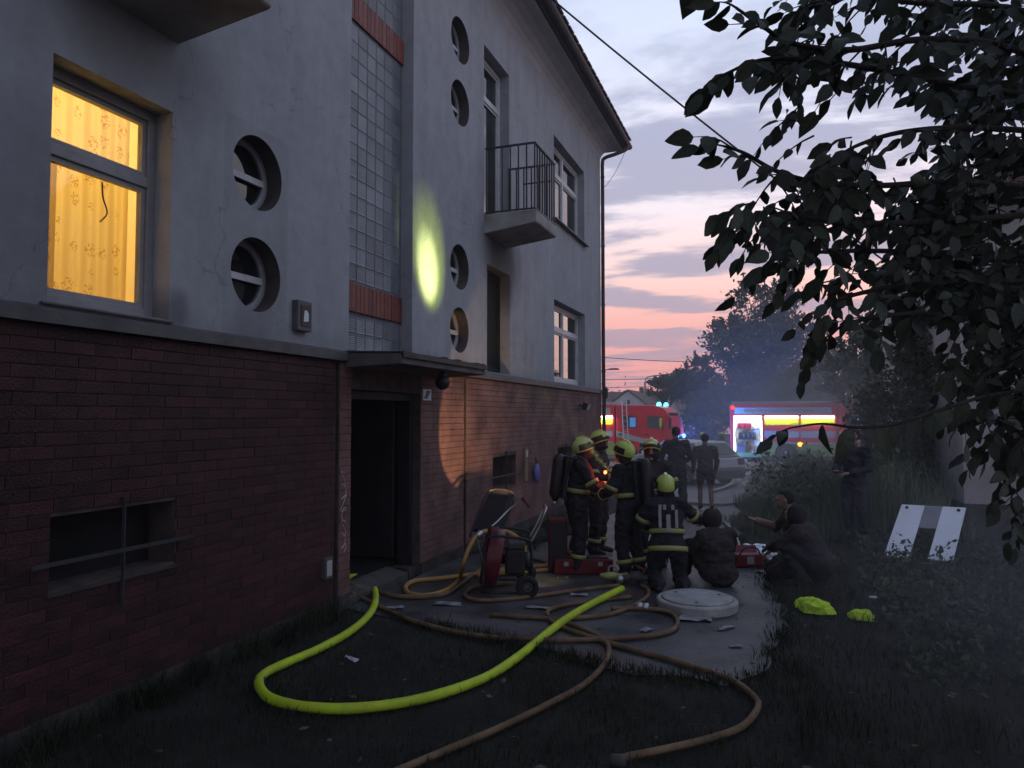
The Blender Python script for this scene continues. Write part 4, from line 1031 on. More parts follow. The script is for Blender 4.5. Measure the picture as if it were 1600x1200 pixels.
def fire_engine(x, y, rz, label, open_bay=True):
    z = terr(y)
    t = empty('fire_engine', (x, y, z), rz, label, 'fire engine', 'red fire engines with lit side strips')
    LB, LT, W = 5.55, 9.0, 1.25
    yi = -.72
    mb = MB()
    mb.box((LB / 2, (yi + W) / 2, 1.85), (LB, W - yi, 2.7))                       # core behind the lockers
    mb.box((LB / 2, (-W + yi) / 2, 2.91), (LB, yi + W, .58))                       # over the lockers
    for a, b in ((0, .18), (1.72, 1.82), (3.63, 3.72), (5.45, LB)): mb.box(((a + b) / 2, (-W + yi) / 2, 1.44), (b - a, yi + W, 2.36))
    mb.build('body', m_tred, t, bevel=.02)
    mb = MB(); mb.box((LB / 2, -W - .004, 2.84), (LB - .5, .008, .36)); mb.build('roof_band', m_tband, t)
    text('HASIČSKÝ ZÁCHRANNÝ SBOR', .26, m_lett, t, (.75, -W - .014, 2.75), (PI / 2, 0, 0))
    mb = MB(); mb.box((LB / 2, 0, 3.23), (LB - .1, 2.3, .06)); mb.build('roof_deck', m_alu, t)
    mb = MB()
    for yy in (-1.1, 1.1): mb.tube([(.1, yy, 3.34), (LB - .2, yy, 3.34)], .025, 6)
    mb.build('roof_rail', m_alu, t)
    # lockers: one open, the rest shut behind striped roller shutters
    for a, b in ((.18, 1.72), (1.82, 3.63), (3.72, 5.45)):
        if open_bay and a < 1:
            mb = MB(); mb.box(((a + b) / 2, yi - .012, 1.36), (b - a, .02, 2.2)); mb.box(((a + b) / 2, (yi - W) / 2, .28), (b - a - .01, W + yi - .04, .03))
            for xx in (a + .012, b - .012): mb.box((xx, (yi - W) / 2, 1.36), (.02, W + yi - .06, 2.1))
            lk = mb.build('locker', m_comp, t)
            for xx in (a + .04, b - .04):
                q = MB(); q.box((xx, -W + .03, 1.35), (.03, .02, 1.9)); q.build('led_strip', m_led, lk)
            for zz in (1.22, 1.82): 
                mb = MB(); mb.box(((a + b) / 2, (yi - W) / 2 - .0, zz), (b - a - .05, W + yi - .10, .03)); mb.build('shelf', m_alu, lk)
            mb = MB(); mb.box(((a + b) / 2, -W + .05, 2.50), (b - a, .06, .16)); mb.build('shutter_roll', m_tred, t)
            continue
        mb = MB(); zt, zb, n = 2.42, 1.06, 22
        pr = []
        for k in range(n):
            z0 = zb + (zt - zb) * k / n; z1 = zb + (zt - zb) * (k + 1) / n
            pr += [(-W + .012, z0), (-W + .002, z0 + .008), (-W + .002, z1 - .012), (-W + .012, z1 - .004)]
        mb.prism(pr + [(-W + .06, zt), (-W + .06, zb)], a + .01, b - .01, 'yz'); sh = mb.build('roller_shutter', m_tgrey, t)
        for z0, z1, m_ in ((2.06, 2.41, m_tyel), (1.74, 2.05, m_tred), (1.09, 1.36, m_tred)):
            mb = MB(); mb.box(((a + b) / 2, -W - .002, (z0 + z1) / 2), (b - a - .03, .006, z1 - z0)); mb.build('stripe', m_, sh)
        mb = MB(); mb.box(((a + b) / 2, -W - .004, 1.07), (b - a - .02, .03, .035)); mb.build('handle_bar', m_white, sh)
    for a, b in ((.18, 1.72), (1.82, 3.63), (3.72, 5.45)):
        mb = MB(); mb.box(((a + b) / 2, -W - .012, 2.50), (b - a - .06, .022, .10)); mb.build('led_strip', m_led, t)
    mb = MB(); mb.prism(arch_poly(1.72, LB, .34, 1.03, 2.95, .52, .60), -W - .01, yi); mb.build('lower_panel', m_tlow, t)
    mb = MB(); mb.box((.95, (-W + yi) / 2, .40), (1.54, W + yi, .20)); mb.build('lower_panel', m_tlow, t)
    mb = MB(); mb.box((4.3, 0, .48), (8.2, 1.1, .24)); mb.build('chassis', m_black, t)
    for sd_ in (-1, 1):
        wheel(t, 2.95, sd_ * 1.06, .52, .52, .36, sd_); wheel(t, 7.15, sd_ * 1.06, .52, .52, .34, sd_)
    # cab
    prof = arch_poly(5.62, 8.92, .50, 1.55, 7.15, .52, .62)[:-2] + [(8.95, .80), (8.95, 1.50), (8.85, 2.10), (8.60, 2.72), (8.30, 3.02), (7.8, 3.15), (5.62, 3.18)]
    mb = MB(); mb.prism(prof, -W + .01, W - .01); cabp = mb.build('cab', m_tred, t, bevel=.05, smooth=False)
    for x0, x1, wx0, wx1 in ((5.72, 7.0, 6.05, 6.85), (7.25, 8.60, 7.45, 8.42)):
        d = MB(); d.prism([(x0, .98 if x0 > 7 else .62), (x1, .98 if x0 > 7 else .62), (x1, 2.55), (x1 - .12, 2.78), (x0, 2.80)], -W - .008, -W + .03); dr = d.build('cab_door', m_tred, t, bevel=.012)
        d = MB(); d.prism([(wx0, 1.88), (wx1, 1.80 if x0 > 7 else 1.88), (wx1 - (.14 if x0 > 7 else 0), 2.52), (wx0, 2.56)], -W - .016, -W); d.build('window', m_glassdark, dr)
        d = MB(); d.box((x0 + .16, -W - .03, 1.52), (.22, .03, .05)); d.build('handle', m_black, dr)
    d = MB(); d.box((6.62, -W - .020, 2.2), (.34, .006, .52)); d.build('beacon_reflection', emi('beacon_glow', (.12, .35, .9), .55), t)  # glowing patch painting the blue beacon reflection on the cab window
    d = MB(); d.tube([(8.22, -W - .03, 1.86), (8.22, -W - .03, 2.0), (8.22, -W - .03, 2.44)], [.05, .075, .07], 10); d.build('yellow_cylinder', m_oxy, t, smooth=True)
    d = MB(); d.add([(5.64, -W - .012, 1.72), (7.2, -W - .012, 1.30), (8.9, -W - .004, 1.22), (8.9, -W - .004, .98), (7.2, -W - .012, 1.02), (5.64, -W - .012, 1.40)], [(0, 1, 4, 5), (1, 2, 3, 4)]); d.build('side_stripe', m_tgrey, t)
    d = MB(); d.add([(8.915, -1.02, 1.62), (8.915, 1.02, 1.62), (8.615, 1.02, 2.74), (8.615, -1.02, 2.74)], [(0, 1, 2, 3)]); d.build('windscreen', m_glassdark, t)
    d = MB(); d.box((8.97, 0, .66), (.16, 2.4, .40)); d.build('bumper', m_tgrey, t, bevel=.03)
    d = MB(); d.box((8.962, 0, 1.18), (.03, 1.5, .5)); d.build('grille', m_black, t)
    for yy in (-.92, .92):
        d = MB(); d.box((9.06, yy, .68), (.03, .34, .18)); d.build('headlight', m_led, t, bevel=.01)
        d = MB(); d.ball((9.02, yy * .9, 1.42), (.09, .14, .11)); d.build('blue_flasher', m_blue, t, smooth=True)
    for yy in (-.8, .8):
        d = MB(); d.lathe([(.14, 0), (.14, .1), (.1, .19), (0, .22)], 14, Matrix.Translation((8.0, yy, 3.12))); d.build('beacon', m_cyan if not open_bay else m_blue, t, smooth=True)
    for yy in (-1.38, 1.38):
        d = MB(); d.tube([(8.55, yy * .9, 2.5), (8.75, yy, 2.5)], .02, 6); d.box((8.78, yy, 2.15), (.09, .2, .6)); d.build('mirror', m_black, t)
    d = MB(); d.lathe([(.11, 0), (.11, .02), (.07, .05), (0, .06)], 16, Matrix.Translation((.16, -W - .002, 3.02)) @ Matrix.Rotation(PI / 2, 4, 'X')); d.build('marker_lamp', m_redl, t, smooth=True)
    d = MB(); d.ball((3.67, -W - .03, 1.0), (.13, .04, .12)); d.build('amber_lamp', m_amber, t, smooth=True)
    d = MB(); d.box((6.05, -W - .004, .82), (.9, .02, .38)); pl = d.build('number_panel', m_tyel, t)
    return t
pr_ = pt(1142, 700, 42.6); RXX, RYY = pr_.x, pr_.y
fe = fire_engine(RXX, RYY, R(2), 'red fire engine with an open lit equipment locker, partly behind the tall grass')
pl_ = pt(1063, 680, 41.5)
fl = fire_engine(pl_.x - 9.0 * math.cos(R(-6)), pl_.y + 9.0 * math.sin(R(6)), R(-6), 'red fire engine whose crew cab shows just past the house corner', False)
# what stands in the open locker
def inlocker(name, label, cat, dx, z, build):
    t = empty(name, (RXX + dx * math.cos(R(2)) + .98 * math.sin(R(2)), RYY + dx * math.sin(R(2)) - .98, terr(RYY) + z), R(2), label, cat); build(t); return t
def _crate(t):
    mb = MB(); mb.box((0, 0, .16), (.75, .30, .32)); mb.build('crate', m_tred, t, bevel=.02)
    for x in (-.25, 0, .25):
        mb = MB(); mb.box((x, -.155, .16), (.04, .02, .28)); mb.build('rib', m_redcase, t)
inlocker('equipment_crate', 'red crate on the top shelf of the open locker', 'crate', .78, 1.84, _crate)
def _pump(t):
    mb = MB(); mb.box((0, 0, .05), (.95, .34, .10)); mb.build('base', m_black, t, bevel=.01)
    for x in (-.35, -.12, .12, .34):
        mb = MB(); mb.lathe([(.10, 0), (.11, .1), (.09, .22), (.05, .28), (0, .30)], 12, Matrix.Translation((x, 0, .10))); mb.build('canister', m_gutter, t, smooth=True)
inlocker('tool_rack', 'row of dark tools on the middle shelf of the open locker', 'tools', .9, 1.24, _pump)
def _coil(t):
    for x in (-.16, .14):
        for z in (.16, .46):
            mb = MB(); mb.lathe([(.14, -.05), (.14, .05), (.05, .05), (.05, -.05)], 16, Matrix.Translation((x, 0, z)) @ Matrix.Rotation(PI / 2, 4, 'X'), close=True); mb.build('coil', m_hosew if z < .3 else m_hoseo, t, smooth=False)
inlocker('hose_rack', 'rolled hoses at the bottom of the open locker', 'hose rack', 1.30, .30, _coil)
def _cab(t):
    mb = MB(); mb.box((0, 0, .35), (.55, .36, .7)); mb.build('case', m_alu, t, bevel=.02)
    mb = MB(); mb.box((0, -.19, .62), (.3, .02, .04)); mb.build('handle', m_black, t)
inlocker('metal_case', 'grey metal case at the bottom of the open locker', 'case', .55, .30, _cab)
# light from the strips and beacons of the two engines
def at_truck(t, p): return Matrix.Translation(t.location) @ Matrix.Rotation(t.rotation_euler.z, 4, 'Z') @ Vector(p)
def strip_light(t, x0, x1, e, z=2.48, y=-1.34):
    l = bpy.data.lights.new('strip_light', 'AREA'); l.shape = 'RECTANGLE'; l.size = x1 - x0; l.size_y = .06; l.energy = e; l.color = (.93, .97, 1)
    o = bpy.data.objects.new('strip_light', l); COL.objects.link(o)
    o.matrix_world = Matrix.Translation(at_truck(t, ((x0 + x1) / 2, y, z))) @ Matrix.Rotation(t.rotation_euler.z, 4, 'Z') @ Matrix.Rotation(R(16), 4, 'X')
for x0, x1 in ((1.9, 3.55), (3.8, 5.4)): strip_light(fe, x0, x1, 30)
strip_light(fe, .25, 1.66, 38, 2.40, -1.16)
for xx, ry in ((.26, -60), (1.64, 60)):
    l = bpy.data.lights.new('locker_light', 'AREA'); l.shape = 'RECTANGLE'; l.size = .06; l.size_y = 1.9; l.energy = 12; l.color = (.93, .97, 1)
    o = bpy.data.objects.new('locker_light', l); COL.objects.link(o)
    o.matrix_world = Matrix.Translation(at_truck(fe, (xx, -1.24, 1.35))) @ Matrix.Rotation(fe.rotation_euler.z, 4, 'Z') @ Matrix.Rotation(R(ry * -.5), 4, 'Z') @ Matrix.Rotation(R(90), 4, 'X')
for x0, x1 in ((.3, 1.7), (1.9, 3.55), (3.8, 5.4)): strip_light(fl, x0, x1, 32)
lamp('beacon_light', 'SPOT', at_truck(fl, (9.4, -.3, 1.6)), 6000, (.05, .20, 1), .12, at_truck(fl, (14.5, 9, 2.2)), 125, .6)
lamp('beacon_light', 'POINT', at_truck(fl, (8.0, .2, 3.8)), 30, (.1, .35, 1), .12)
lamp('beacon_light', 'POINT', at_truck(fe, (8.0, .8, 3.7)), 110, (.08, .25, 1), .12)
t = empty('ladder', at_truck(fl, (6.35, -1.75, 0)), R(-6), 'aluminium ladder leaning against the left fire engine cab', 'ladder')
mb = MB()
for x in (-.13, .13): mb.bar((x + .12, -.15, .02), (x - .22, .42, 3.45), .045)
mb.build('rail', m_alu, t)
for k in range(11):
    mb = MB(); f = .06 + k * .085; mb.bar((-.13 + .12 - .34 * f, -.15 + .57 * f, .02 + 3.43 * f), (.13 + .12 - .34 * f, -.15 + .57 * f, .02 + 3.43 * f), .025); mb.build('rung', m_alu, t)

def car(loc, rz, label):
    t = empty('parked_car', loc, rz, label, 'car')
    L, Wd = 4.25, .87
    lo = [(-2.12, .32), (-2.15, .62), (-2.08, .92), (-1.7, .98), (.95, .96), (1.75, .84), (2.08, .66), (2.12, .36)]
    poly = [(-2.1, .24)] + [(-1.28 - .37, .24)] + [(-1.28 + .37 * math.cos(a), .32 + .37 * math.sin(a)) for a in np.linspace(PI, 0, 9)] + [(-.9, .24), (.95, .24)] + [(1.32 + .37 * math.cos(a), .32 + .37 * math.sin(a)) for a in np.linspace(PI, 0, 9)] + [(1.70, .24), (2.05, .26)] + lo[::-1]
    mb = MB(); mb.prism(poly, -Wd, Wd); mb.build('body', m_silver, t, bevel=.04)
    b = [(-2.0, -.80, .96), (1.05, -.80, .95), (1.05, .80, .95), (-2.0, .80, .96)]; c = [(-1.55, -.60, 1.44), (.15, -.60, 1.46), (.15, .60, 1.46), (-1.55, .60, 1.44)]
    mb = MB(); mb.add(b + c, [(0, 3, 2, 1), (4, 5, 6, 7), (0, 1, 5, 4), (1, 2, 6, 5), (2, 3, 7, 6), (3, 0, 4, 7)]); mb.build('cabin', m_silver, t, bevel=.05)
    def on(s, u, v, e=.012): # point on a cabin side
        p = Vector((b[0][0] + (b[1][0] - b[0][0]) * u, b[0][1], .955)); q = Vector((c[0][0] + (c[1][0] - c[0][0]) * u, c[0][1], 1.45)); r = p.lerp(q, v); r.y = (r.y - e) * (1 if s < 0 else -1); return r
    for s in (-1, 1):
        for u0, u1 in ((.10, .30), (.33, .60), (.63, .90)):
            mb = MB(); mb.add([on(s, u0, .12), on(s, u1, .12), on(s, u1, .86), on(s, u0, .86)], [(0, 1, 2, 3)]); mb.build('side_window', m_glassdark, t)
        for x in (-.45, .5):
            mb = MB(); mb.box((x, s * (Wd + .012), .80), (.17, .025, .035)); mb.build('handle', m_silver, t)
        mb = MB(); mb.box((.72, s * 1.0, 1.02), (.12, .2, .14)); mb.build('mirror', m_white, t, bevel=.03)
        mb = MB(); mb.box((-2.12, s * .72, .80), (.06, .24, .22)); mb.build('tail_light', m_redcase, t, bevel=.02)
        for x in (-1.28, 1.32): wheel(t, x, s * .78, .32, .32, .2, s)
    mb = MB(); mb.add([(-1.985, -.62, 1.03), (-1.985, .62, 1.03), (-1.65, .52, 1.39), (-1.65, -.52, 1.39)], [(0, 1, 2, 3)]); mb.build('rear_window', m_glassdark, t)
    mb = MB(); mb.add([(.985, -.66, 1.02), (.985, .66, 1.02), (.30, .54, 1.41), (.30, -.54, 1.41)], [(0, 1, 2, 3)])
    mb.build('windscreen', m_glassdark, t)
    mb = MB(); mb.box((-2.14, 0, .42), (.10, 1.66, .22)); mb.build('bumper', m_gutter, t, bevel=.03)
    mb = MB(); mb.box((-2.165, 0, .68), (.02, .52, .11)); mb.build('number_plate', m_white, t)
    return t
p = pt(1064, 700, 25.5); car((p.x, p.y, terr(p.y)), math.atan2(FW[1], FW[0]) + R(27), 'silver hatchback parked by the path behind the two bystanders')

# ================================================================== hoses on the ground
def hose(label, pts, r, m, cat='hose', name='fire_hose', n=7, seg=9):
    P = []
    for q in pts:
        if isinstance(q, Vector): P.append(q); continue
        lift = q[2] if len(q) > 2 else 0
        g = gpt(q[0], q[1], r + lift + .004); 
        if g.y > 18: g = gpt(q[0], q[1], r + lift + .016 + terr(g.y))
        else: g.z += .012
        P.append(g)
    S = spline(P, n); rr = [r * (1 + .03 * math.sin(k * .37 + r * 900) + .012 * RNG.normal()) for k in range(len(S))]
    for k in range(2, len(S) - 2):          # pinched where it bends sharply
        a = (S[k] - S[k - 2]).normalized().angle((S[k + 2] - S[k]).normalized(), 0)
        if a > .75: rr[k] *= .80
    mb = MB(); mb.tube(S, rr, seg); return tag(mb.build(name, m, smooth=True), label, cat)
V = Vector
hose('thick bright yellow hose looping from the doorway across the grass', [V((-5.3, 7.45, .22)), V((-4.85, 7.55, .21)), (548, 903, .10), (566, 903, .05), (582, 915, .02), (587, 938), (576, 963), (545, 990), (500, 1015), (452, 1036), (418, 1052), (405, 1065), (408, 1080), (425, 1095), (470, 1106), (540, 1110), (620, 1102), (690, 1086), (760, 1060), (810, 1028), (850, 995), (890, 965, .03), (930, 942, .02), (972, 921, .04)], .037, m_hosey, n=9, seg=12)
mb = MB(); g = gpt(405, 1066, .04); mb.lathe([(.040, -.05), (.044, -.02), (.044, .02), (.040, .05)], 12, Matrix.Translation(g) @ Matrix.Rotation(R(80), 4, 'X') @ Matrix.Rotation(R(20), 4, 'Y'))
tag(mb.build('hose_tie', m_black, smooth=True), 'black tie round the sharp bend of the yellow hose', 'hose tie')
hose('tan hose running from the doorway to a long flat loop before the path', [V((-5.2, 7.75, .20)), (545, 925, .10), (562, 934), (600, 952), (650, 973), (720, 991), (800, 1000), (900, 1002), (1000, 997), (1042, 990), (1058, 978), (1052, 962), (1025, 954), (985, 952), (955, 953)], .0235, m_hoset)
hose('tan hose from the doorway joining the loop by the fan', [V((-5.2, 7.95, .20)), (548, 914, .10), (590, 926), (630, 934), (690, 931), (718, 916), (735, 902), (748, 894)], .027, m_hoset)
hose('ochre hose with a loop before the fan', [(860, 884), (800, 892), (742, 899), (690, 905), (650, 909), (634, 918), (640, 929), (668, 932), (700, 922), (718, 905), pt(724, 880, 8.7), pt(736, 850, 8.9), pt(752, 832, 9.1), pt(785, 829, 9.4), pt(808, 840, 9.5), pt(820, 858, 9.5), pt(818, 880, 9.5), (806, 889)], .028, m_hoseo, n=9)
mb = MB(); c1 = pt(748, 836, 9.05); mb.lathe([(.034, -.05), (.044, -.045), (.044, -.01), (.038, 0), (.044, .01), (.044, .045), (.034, .05)], 14, Matrix.Translation(c1) @ (pt(756, 829, 9.12) - pt(738, 846, 8.92)).to_track_quat('Z', 'Y').to_matrix().to_4x4())
tag(mb.build('hose_coupling', m_alu, smooth=True), 'metal coupling at the top of the ochre hose arch', 'coupling')
for dy, lab in ((0, 'upper of the bundled ochre hoses along the wall behind the fan'), (6, 'lower of the bundled ochre hoses along the wall behind the fan')):
    hose(lab, [(745, 893 + dy * 1.3), (800, 890 + dy), (858, 885 + dy), (905, 878 + dy * .6)], .028, m_hoseo)
hose('thin hose curling on the dark ground behind the fan', [(812, 872), (840, 876), (858, 884), (840, 889), (815, 882), (800, 874)], .020, m_hoset)
hose('tan hose lying in front of the fan from the red case', [(968, 916), (900, 924), (820, 935), (760, 940), (732, 936), (726, 929), (736, 921), (760, 916), (800, 912)], .0235, m_hoset)
hose('brown hose ending open in the middle of the path', [(765, 962), (820, 966), (880, 968), (950, 962), (990, 947), (1011, 934), (1012, 922), (1002, 916)], .0235, m_hoset)
hose('brown hose crossing under the yellow one to the lower edge', [(985, 934), (930, 941), (880, 948), (856, 957), (862, 968), (900, 980), (936, 997), (951, 1014), (944, 1040), (912, 1072), (858, 1102), (780, 1140), (700, 1174), (610, 1212)], .0235, m_hoset)
hose('brown hose sweeping in a wide curve over the grass', [(858, 970), (884, 984), (957, 1008), (1062, 1037), (1141, 1064), (1178, 1091), (1184, 1108), (1162, 1136), (1115, 1155), (1036, 1174), (966, 1188)], .0235, m_hoset)
mb = MB(); g = gpt(966, 1189, .03); mb.lathe([(.026, -.05), (.038, -.04), (.038, .02), (.03, .05)], 12, Matrix.Translation(g) @ Matrix.Rotation(PI / 2, 4, 'Y')); tag(mb.build('hose_coupling', m_gutter, smooth=True), 'dull coupling on the hose end at the lower edge', 'coupling')
mb = MB(); g = gpt(1004, 948, .05); mb.lathe([(.03, -.07), (.045, -.06), (.045, -.01), (.035, 0), (.045, .01), (.045, .06), (.03, .07)], 12, Matrix.Translation(g) @ Matrix.Rotation(PI / 2, 4, 'Y')); tag(mb.build('hose_coupling', m_alu, smooth=True), 'metal coupling on the path behind the long flat loop', 'coupling')
hose('pale hose on the path behind the bystanders', [(1050, 784), (1085, 787), (1135, 788), (1160, 782)], .035, m_hosew)
hose('pale hose bending round behind the hooded seated person', [(1050, 801), (1085, 802), (1115, 808), (1135, 820), (1148, 838), (1155, 856)], .03, m_hosew)
hose('pale hose leading from the path up to the right fire engine', [(1112, 768), (1135, 760), (1160, 746), (1175, 730), (1160, 716)], .04, m_hosew)

# ================================================================== things on the path
g = gpt(1089, 932, .13)
t = empty('manhole', (g.x, g.y, .014), 0, 'round raised concrete manhole on the path', 'manhole')
mb = MB(); mb.lathe([(.43, 0), (.435, .085), (.42, .10), (.385, .10), (.38, .085), (0, .085)], 48); mb.build('ring', m_manhole, t)
mb = MB(); mb.lathe([(.372, .088), (.374, .112), (.366, .118), (0, .122)], 48); ld = mb.build('lid', m_manhole, t)
for a in (.6, 2.7, 4.8):
    mb = MB(); mb.lathe([(.018, .1195), (.018, .1225), (0, .1225)], 10, Matrix.Translation((.27 * math.cos(a), .27 * math.sin(a), .0008))); mb.build('lifting_hole', m_black, ld)
# fan
def fan():
    g = gpt(778, 928, 0)
    t = empty('ventilation_fan', (g.x, g.y + .12, .014), R(200), 'red wheeled ventilation fan with black frame standing before the doorway', 'fan')
    T = Matrix.Translation((.10, 0, .40)) @ Matrix.Rotation(R(78), 4, 'Y')
    mb = MB(); mb.lathe([(.33, -.10), (.345, -.08), (.345, .08), (.33, .10), (.32, .08), (.32, -.08)], 40, T, close=True); mb.build('shroud', m_red, t, smooth=True)
    mb = MB()
    for r in (.30, .25, .20, .15, .10, .05): mb.lathe([(r - .003, .10), (r + .003, .10), (r + .003, .106), (r - .003, .106)], 32, T, close=True)
    for k in range(8):
        a = k * PI / 4; mb.bar(T @ V((.04 * math.cos(a), .04 * math.sin(a), .108)), T @ V((.335 * math.cos(a), .335 * math.sin(a), .108)), .006)
    mb.build('front_guard', m_black, t)
    for k in range(7):
        a = k * 2 * PI / 7; mb = MB(); q = Matrix.Rotation(a, 4, 'Z') @ Matrix.Rotation(.5, 4, 'X'); mb.box((0, 0, 0), (.25, .09, .006)); mb.v = [tuple(T @ (q @ (V(v) + V((.17, 0, 0))))) for v in mb.v]; mb.build('blade', m_gutter, t)
    mb = MB(); mb.lathe([(.06, -.16), (.06, .05), (.03, .08), (0, .08)], 16, T); mb.build('hub', m_black, t, smooth=True)
    mb = MB(); mb.box((-.16, 0, .36), (.24, .26, .30)); en = mb.build('engine', m_black, t, bevel=.03)
    mb = MB(); mb.box((-.18, 0, .55), (.20, .30, .08)); mb.build('fuel_tank', m_gutter, en, bevel=.02)
    mb = MB(); mb.lathe([(.09, 0), (.09, .05), (.05, .07), (0, .07)], 16, Matrix.Translation((-.28, 0, .37)) @ Matrix.Rotation(-PI / 2, 4, 'Y')); mb.build('starter', m_iron, en, smooth=True)
    for s in (-1, 1):
        mb = MB(); mb.tube(spline([(.22, s * .34, .06), (-.30, s * .34, .05), (-.36, s * .34, .10), (-.34, s * .34, .58), (-.28, s * .34, .66), (.05, s * .34, .70), (.17, s * .34, .66), (.20, s * .34, .40), (.22, s * .34, .06)], 5), .016, 8); mb.build('frame', m_black, t, smooth=True)
    mb = MB(); mb.tube([(.22, -.34, .06), (.22, .34, .06)], .016, 8); mb.tube([(-.36, -.34, .12), (-.36, .34, .12)], .016, 8); mb.tube([(.05, -.34, .70), (.05, .34, .70)], .016, 8); mb.build('crossbar', m_black, t, smooth=True)
    mb = MB(); mb.tube(spline([(-.34, -.20, .60), (-.44, -.20, .78), (-.52, -.20, .98), (-.53, 0, 1.0), (-.52, .20, .98), (-.44, .20, .78), (-.34, .20, .60)], 5), .014, 8); mb.build('handle', m_alu, t, smooth=True)
    for s in (-1, 1):
        T2 = Matrix.Translation((-.30, s * .40, .13)) @ Matrix.Rotation(PI / 2, 4, 'X')
        mb = MB(); mb.lathe([(.07, -.035), (.12, -.035), (.13, -.02), (.13, .02), (.12, .035), (.07, .035)], 24, T2, close=True); w = mb.build('wheel', m_rubber, t, smooth=True)
        mb = MB(); mb.lathe([(.072, -.02), (.03, -.03), (.03, .03), (.072, .02)], 16, T2, close=True); mb.build('rim', m_gutter, w, smooth=True)
    return t
fn = fan()
# cart leaning at the wall
a = pt(745, 840, 9.75)
t = empty('hose_cart', (a.x, a.y, 0.012), R(20), 'black padded cart with a bent tube handle leaning at the brick wall behind the fan', 'cart')
TR = Matrix.Rotation(R(0), 3, 'Z')
def LP(px, py, D): return pt(px, py, D) - V((a.x, a.y, .012))
t.rotation_euler = (0, 0, 0)
mb = MB()
p0, p1, p2, p3 = LP(738, 832, 9.7), LP(782, 836, 9.6), LP(803, 772, 10.2), LP(768, 768, 10.3)
nn = (p1 - p0).cross(p3 - p0).normalized() * .07
mb.add([p0, p1, p2, p3, p0 + nn, p1 + nn, p2 + nn, p3 + nn], [(0, 1, 2, 3), (4, 7, 6, 5), (0, 4, 5, 1), (1, 5, 6, 2), (2, 6, 7, 3), (3, 7, 4, 0)]); mb.build('pad', m_black, t, bevel=.03)
mb = MB(); mb.tube(spline([LP(734, 838, 9.6), LP(750, 796, 9.9), LP(764, 768, 10.1), LP(785, 765, 10.1), LP(802, 772, 10.0), LP(800, 790, 9.8), LP(786, 825, 9.5), LP(778, 850, 9.4)], 5), .014, 8); mb.build('frame', m_black, t, smooth=True)
mb = MB(); mb.tube(spline([LP(819, 781, 9.55), LP(798, 794, 9.58), LP(780, 812, 9.45), LP(762, 832, 9.3), LP(772, 856, 9.2)], 5), .013, 8); mb.build('handle', m_alu, t, smooth=True)
gz = gpt(755, 890, .012) - V((a.x, a.y, .012)); gz2 = gpt(800, 885, .012) - V((a.x, a.y, .012))
for q, e in ((LP(745, 836, 9.6), gz), (LP(783, 838, 9.6), gz2)):
    mb = MB(); mb.tube([q, e], .014, 8); mb.build('leg', m_alu, t, smooth=True)
# red case standing open, and its box
g = gpt(872, 896, 0)
t = empty('red_case', (g.x, g.y, .014), R(20), 'open red case, its lid standing upright behind the fan', 'case')
mb = MB(); mb.box((0, .05, .36), (.26, .10, .72)); mb.build('lid', m_redcase, t, bevel=.03)
mb = MB(); mb.box((.0, -.012, .36), (.20, .03, .62)); mb.build('lining', m_black, t)
mb = MB(); mb.box((.33, -.03, .10), (.78, .22, .20)); bs = mb.build('base', m_redcase, t, bevel=.02)
mb = MB(); mb.box((.36, -.03, .205), (.60, .16, .03)); mb.build('foam', m_black, bs)
for x in (.1, .55):
    mb = MB(); mb.box((x, -.148, .14), (.06, .02, .05)); mb.build('latch', m_alu, t)
# branch nozzle and divider by the group
g = gpt(958, 910, 0)
t = empty('nozzle', (g.x, g.y, .05), R(8), 'pale nozzle lying by the red case', 'nozzle')
T = Matrix.Rotation(PI / 2, 4, 'Y')
mb = MB(); mb.lathe([(.03, -.16), (.035, -.10), (.05, -.06), (.05, .02), (.035, .05), (.045, .14), (.055, .18)], 16, Matrix.Translation((0, 0, .03)) @ T); mb.build('barrel', m_helmf, t, smooth=True)
mb = MB(); mb.tube(spline([(-.06, 0, .06), (-.05, 0, .14), (.03, 0, .15), (.05, 0, .07)], 5), .012, 8); mb.build('grip', m_bandw, t, smooth=True)
g = gpt(993, 915, 0)
t = empty('hose_divider', (g.x, g.y, .06), R(30), 'metal hose divider with valve handles at the end of the yellow hose', 'divider')
mb = MB(); mb.ball((0, 0, .05), (.10, .08, .07)); mb.tube([(-.2, 0, .03), (.0, 0, .05)], .045, 12); mb.tube([(0, 0, .05), (.18, .12, .04)], .038, 12); mb.tube([(0, 0, .05), (.2, 0, .04)], .038, 12); mb.tube([(0, 0, .05), (.18, -.12, .04)], .038, 12); mb.build('body', m_gutter, t, smooth=True)
for y in (-.07, 0, .07):
    mb = MB(); mb.tube([(.09, y, .09), (.10, y * 1.2, .14), (.02, y * 1.4, .17)], .012, 8); mb.build('valve_handle', m_redcase, t, smooth=True)
for e in ((-.2, 0, .03), (.2, .0, .04), (.18, .12, .04), (.18, -.12, .04)):
    mb = MB(); mb.ball(e, .055, None, 12, 7); mb.build('coupling', m_alu, t, smooth=True)
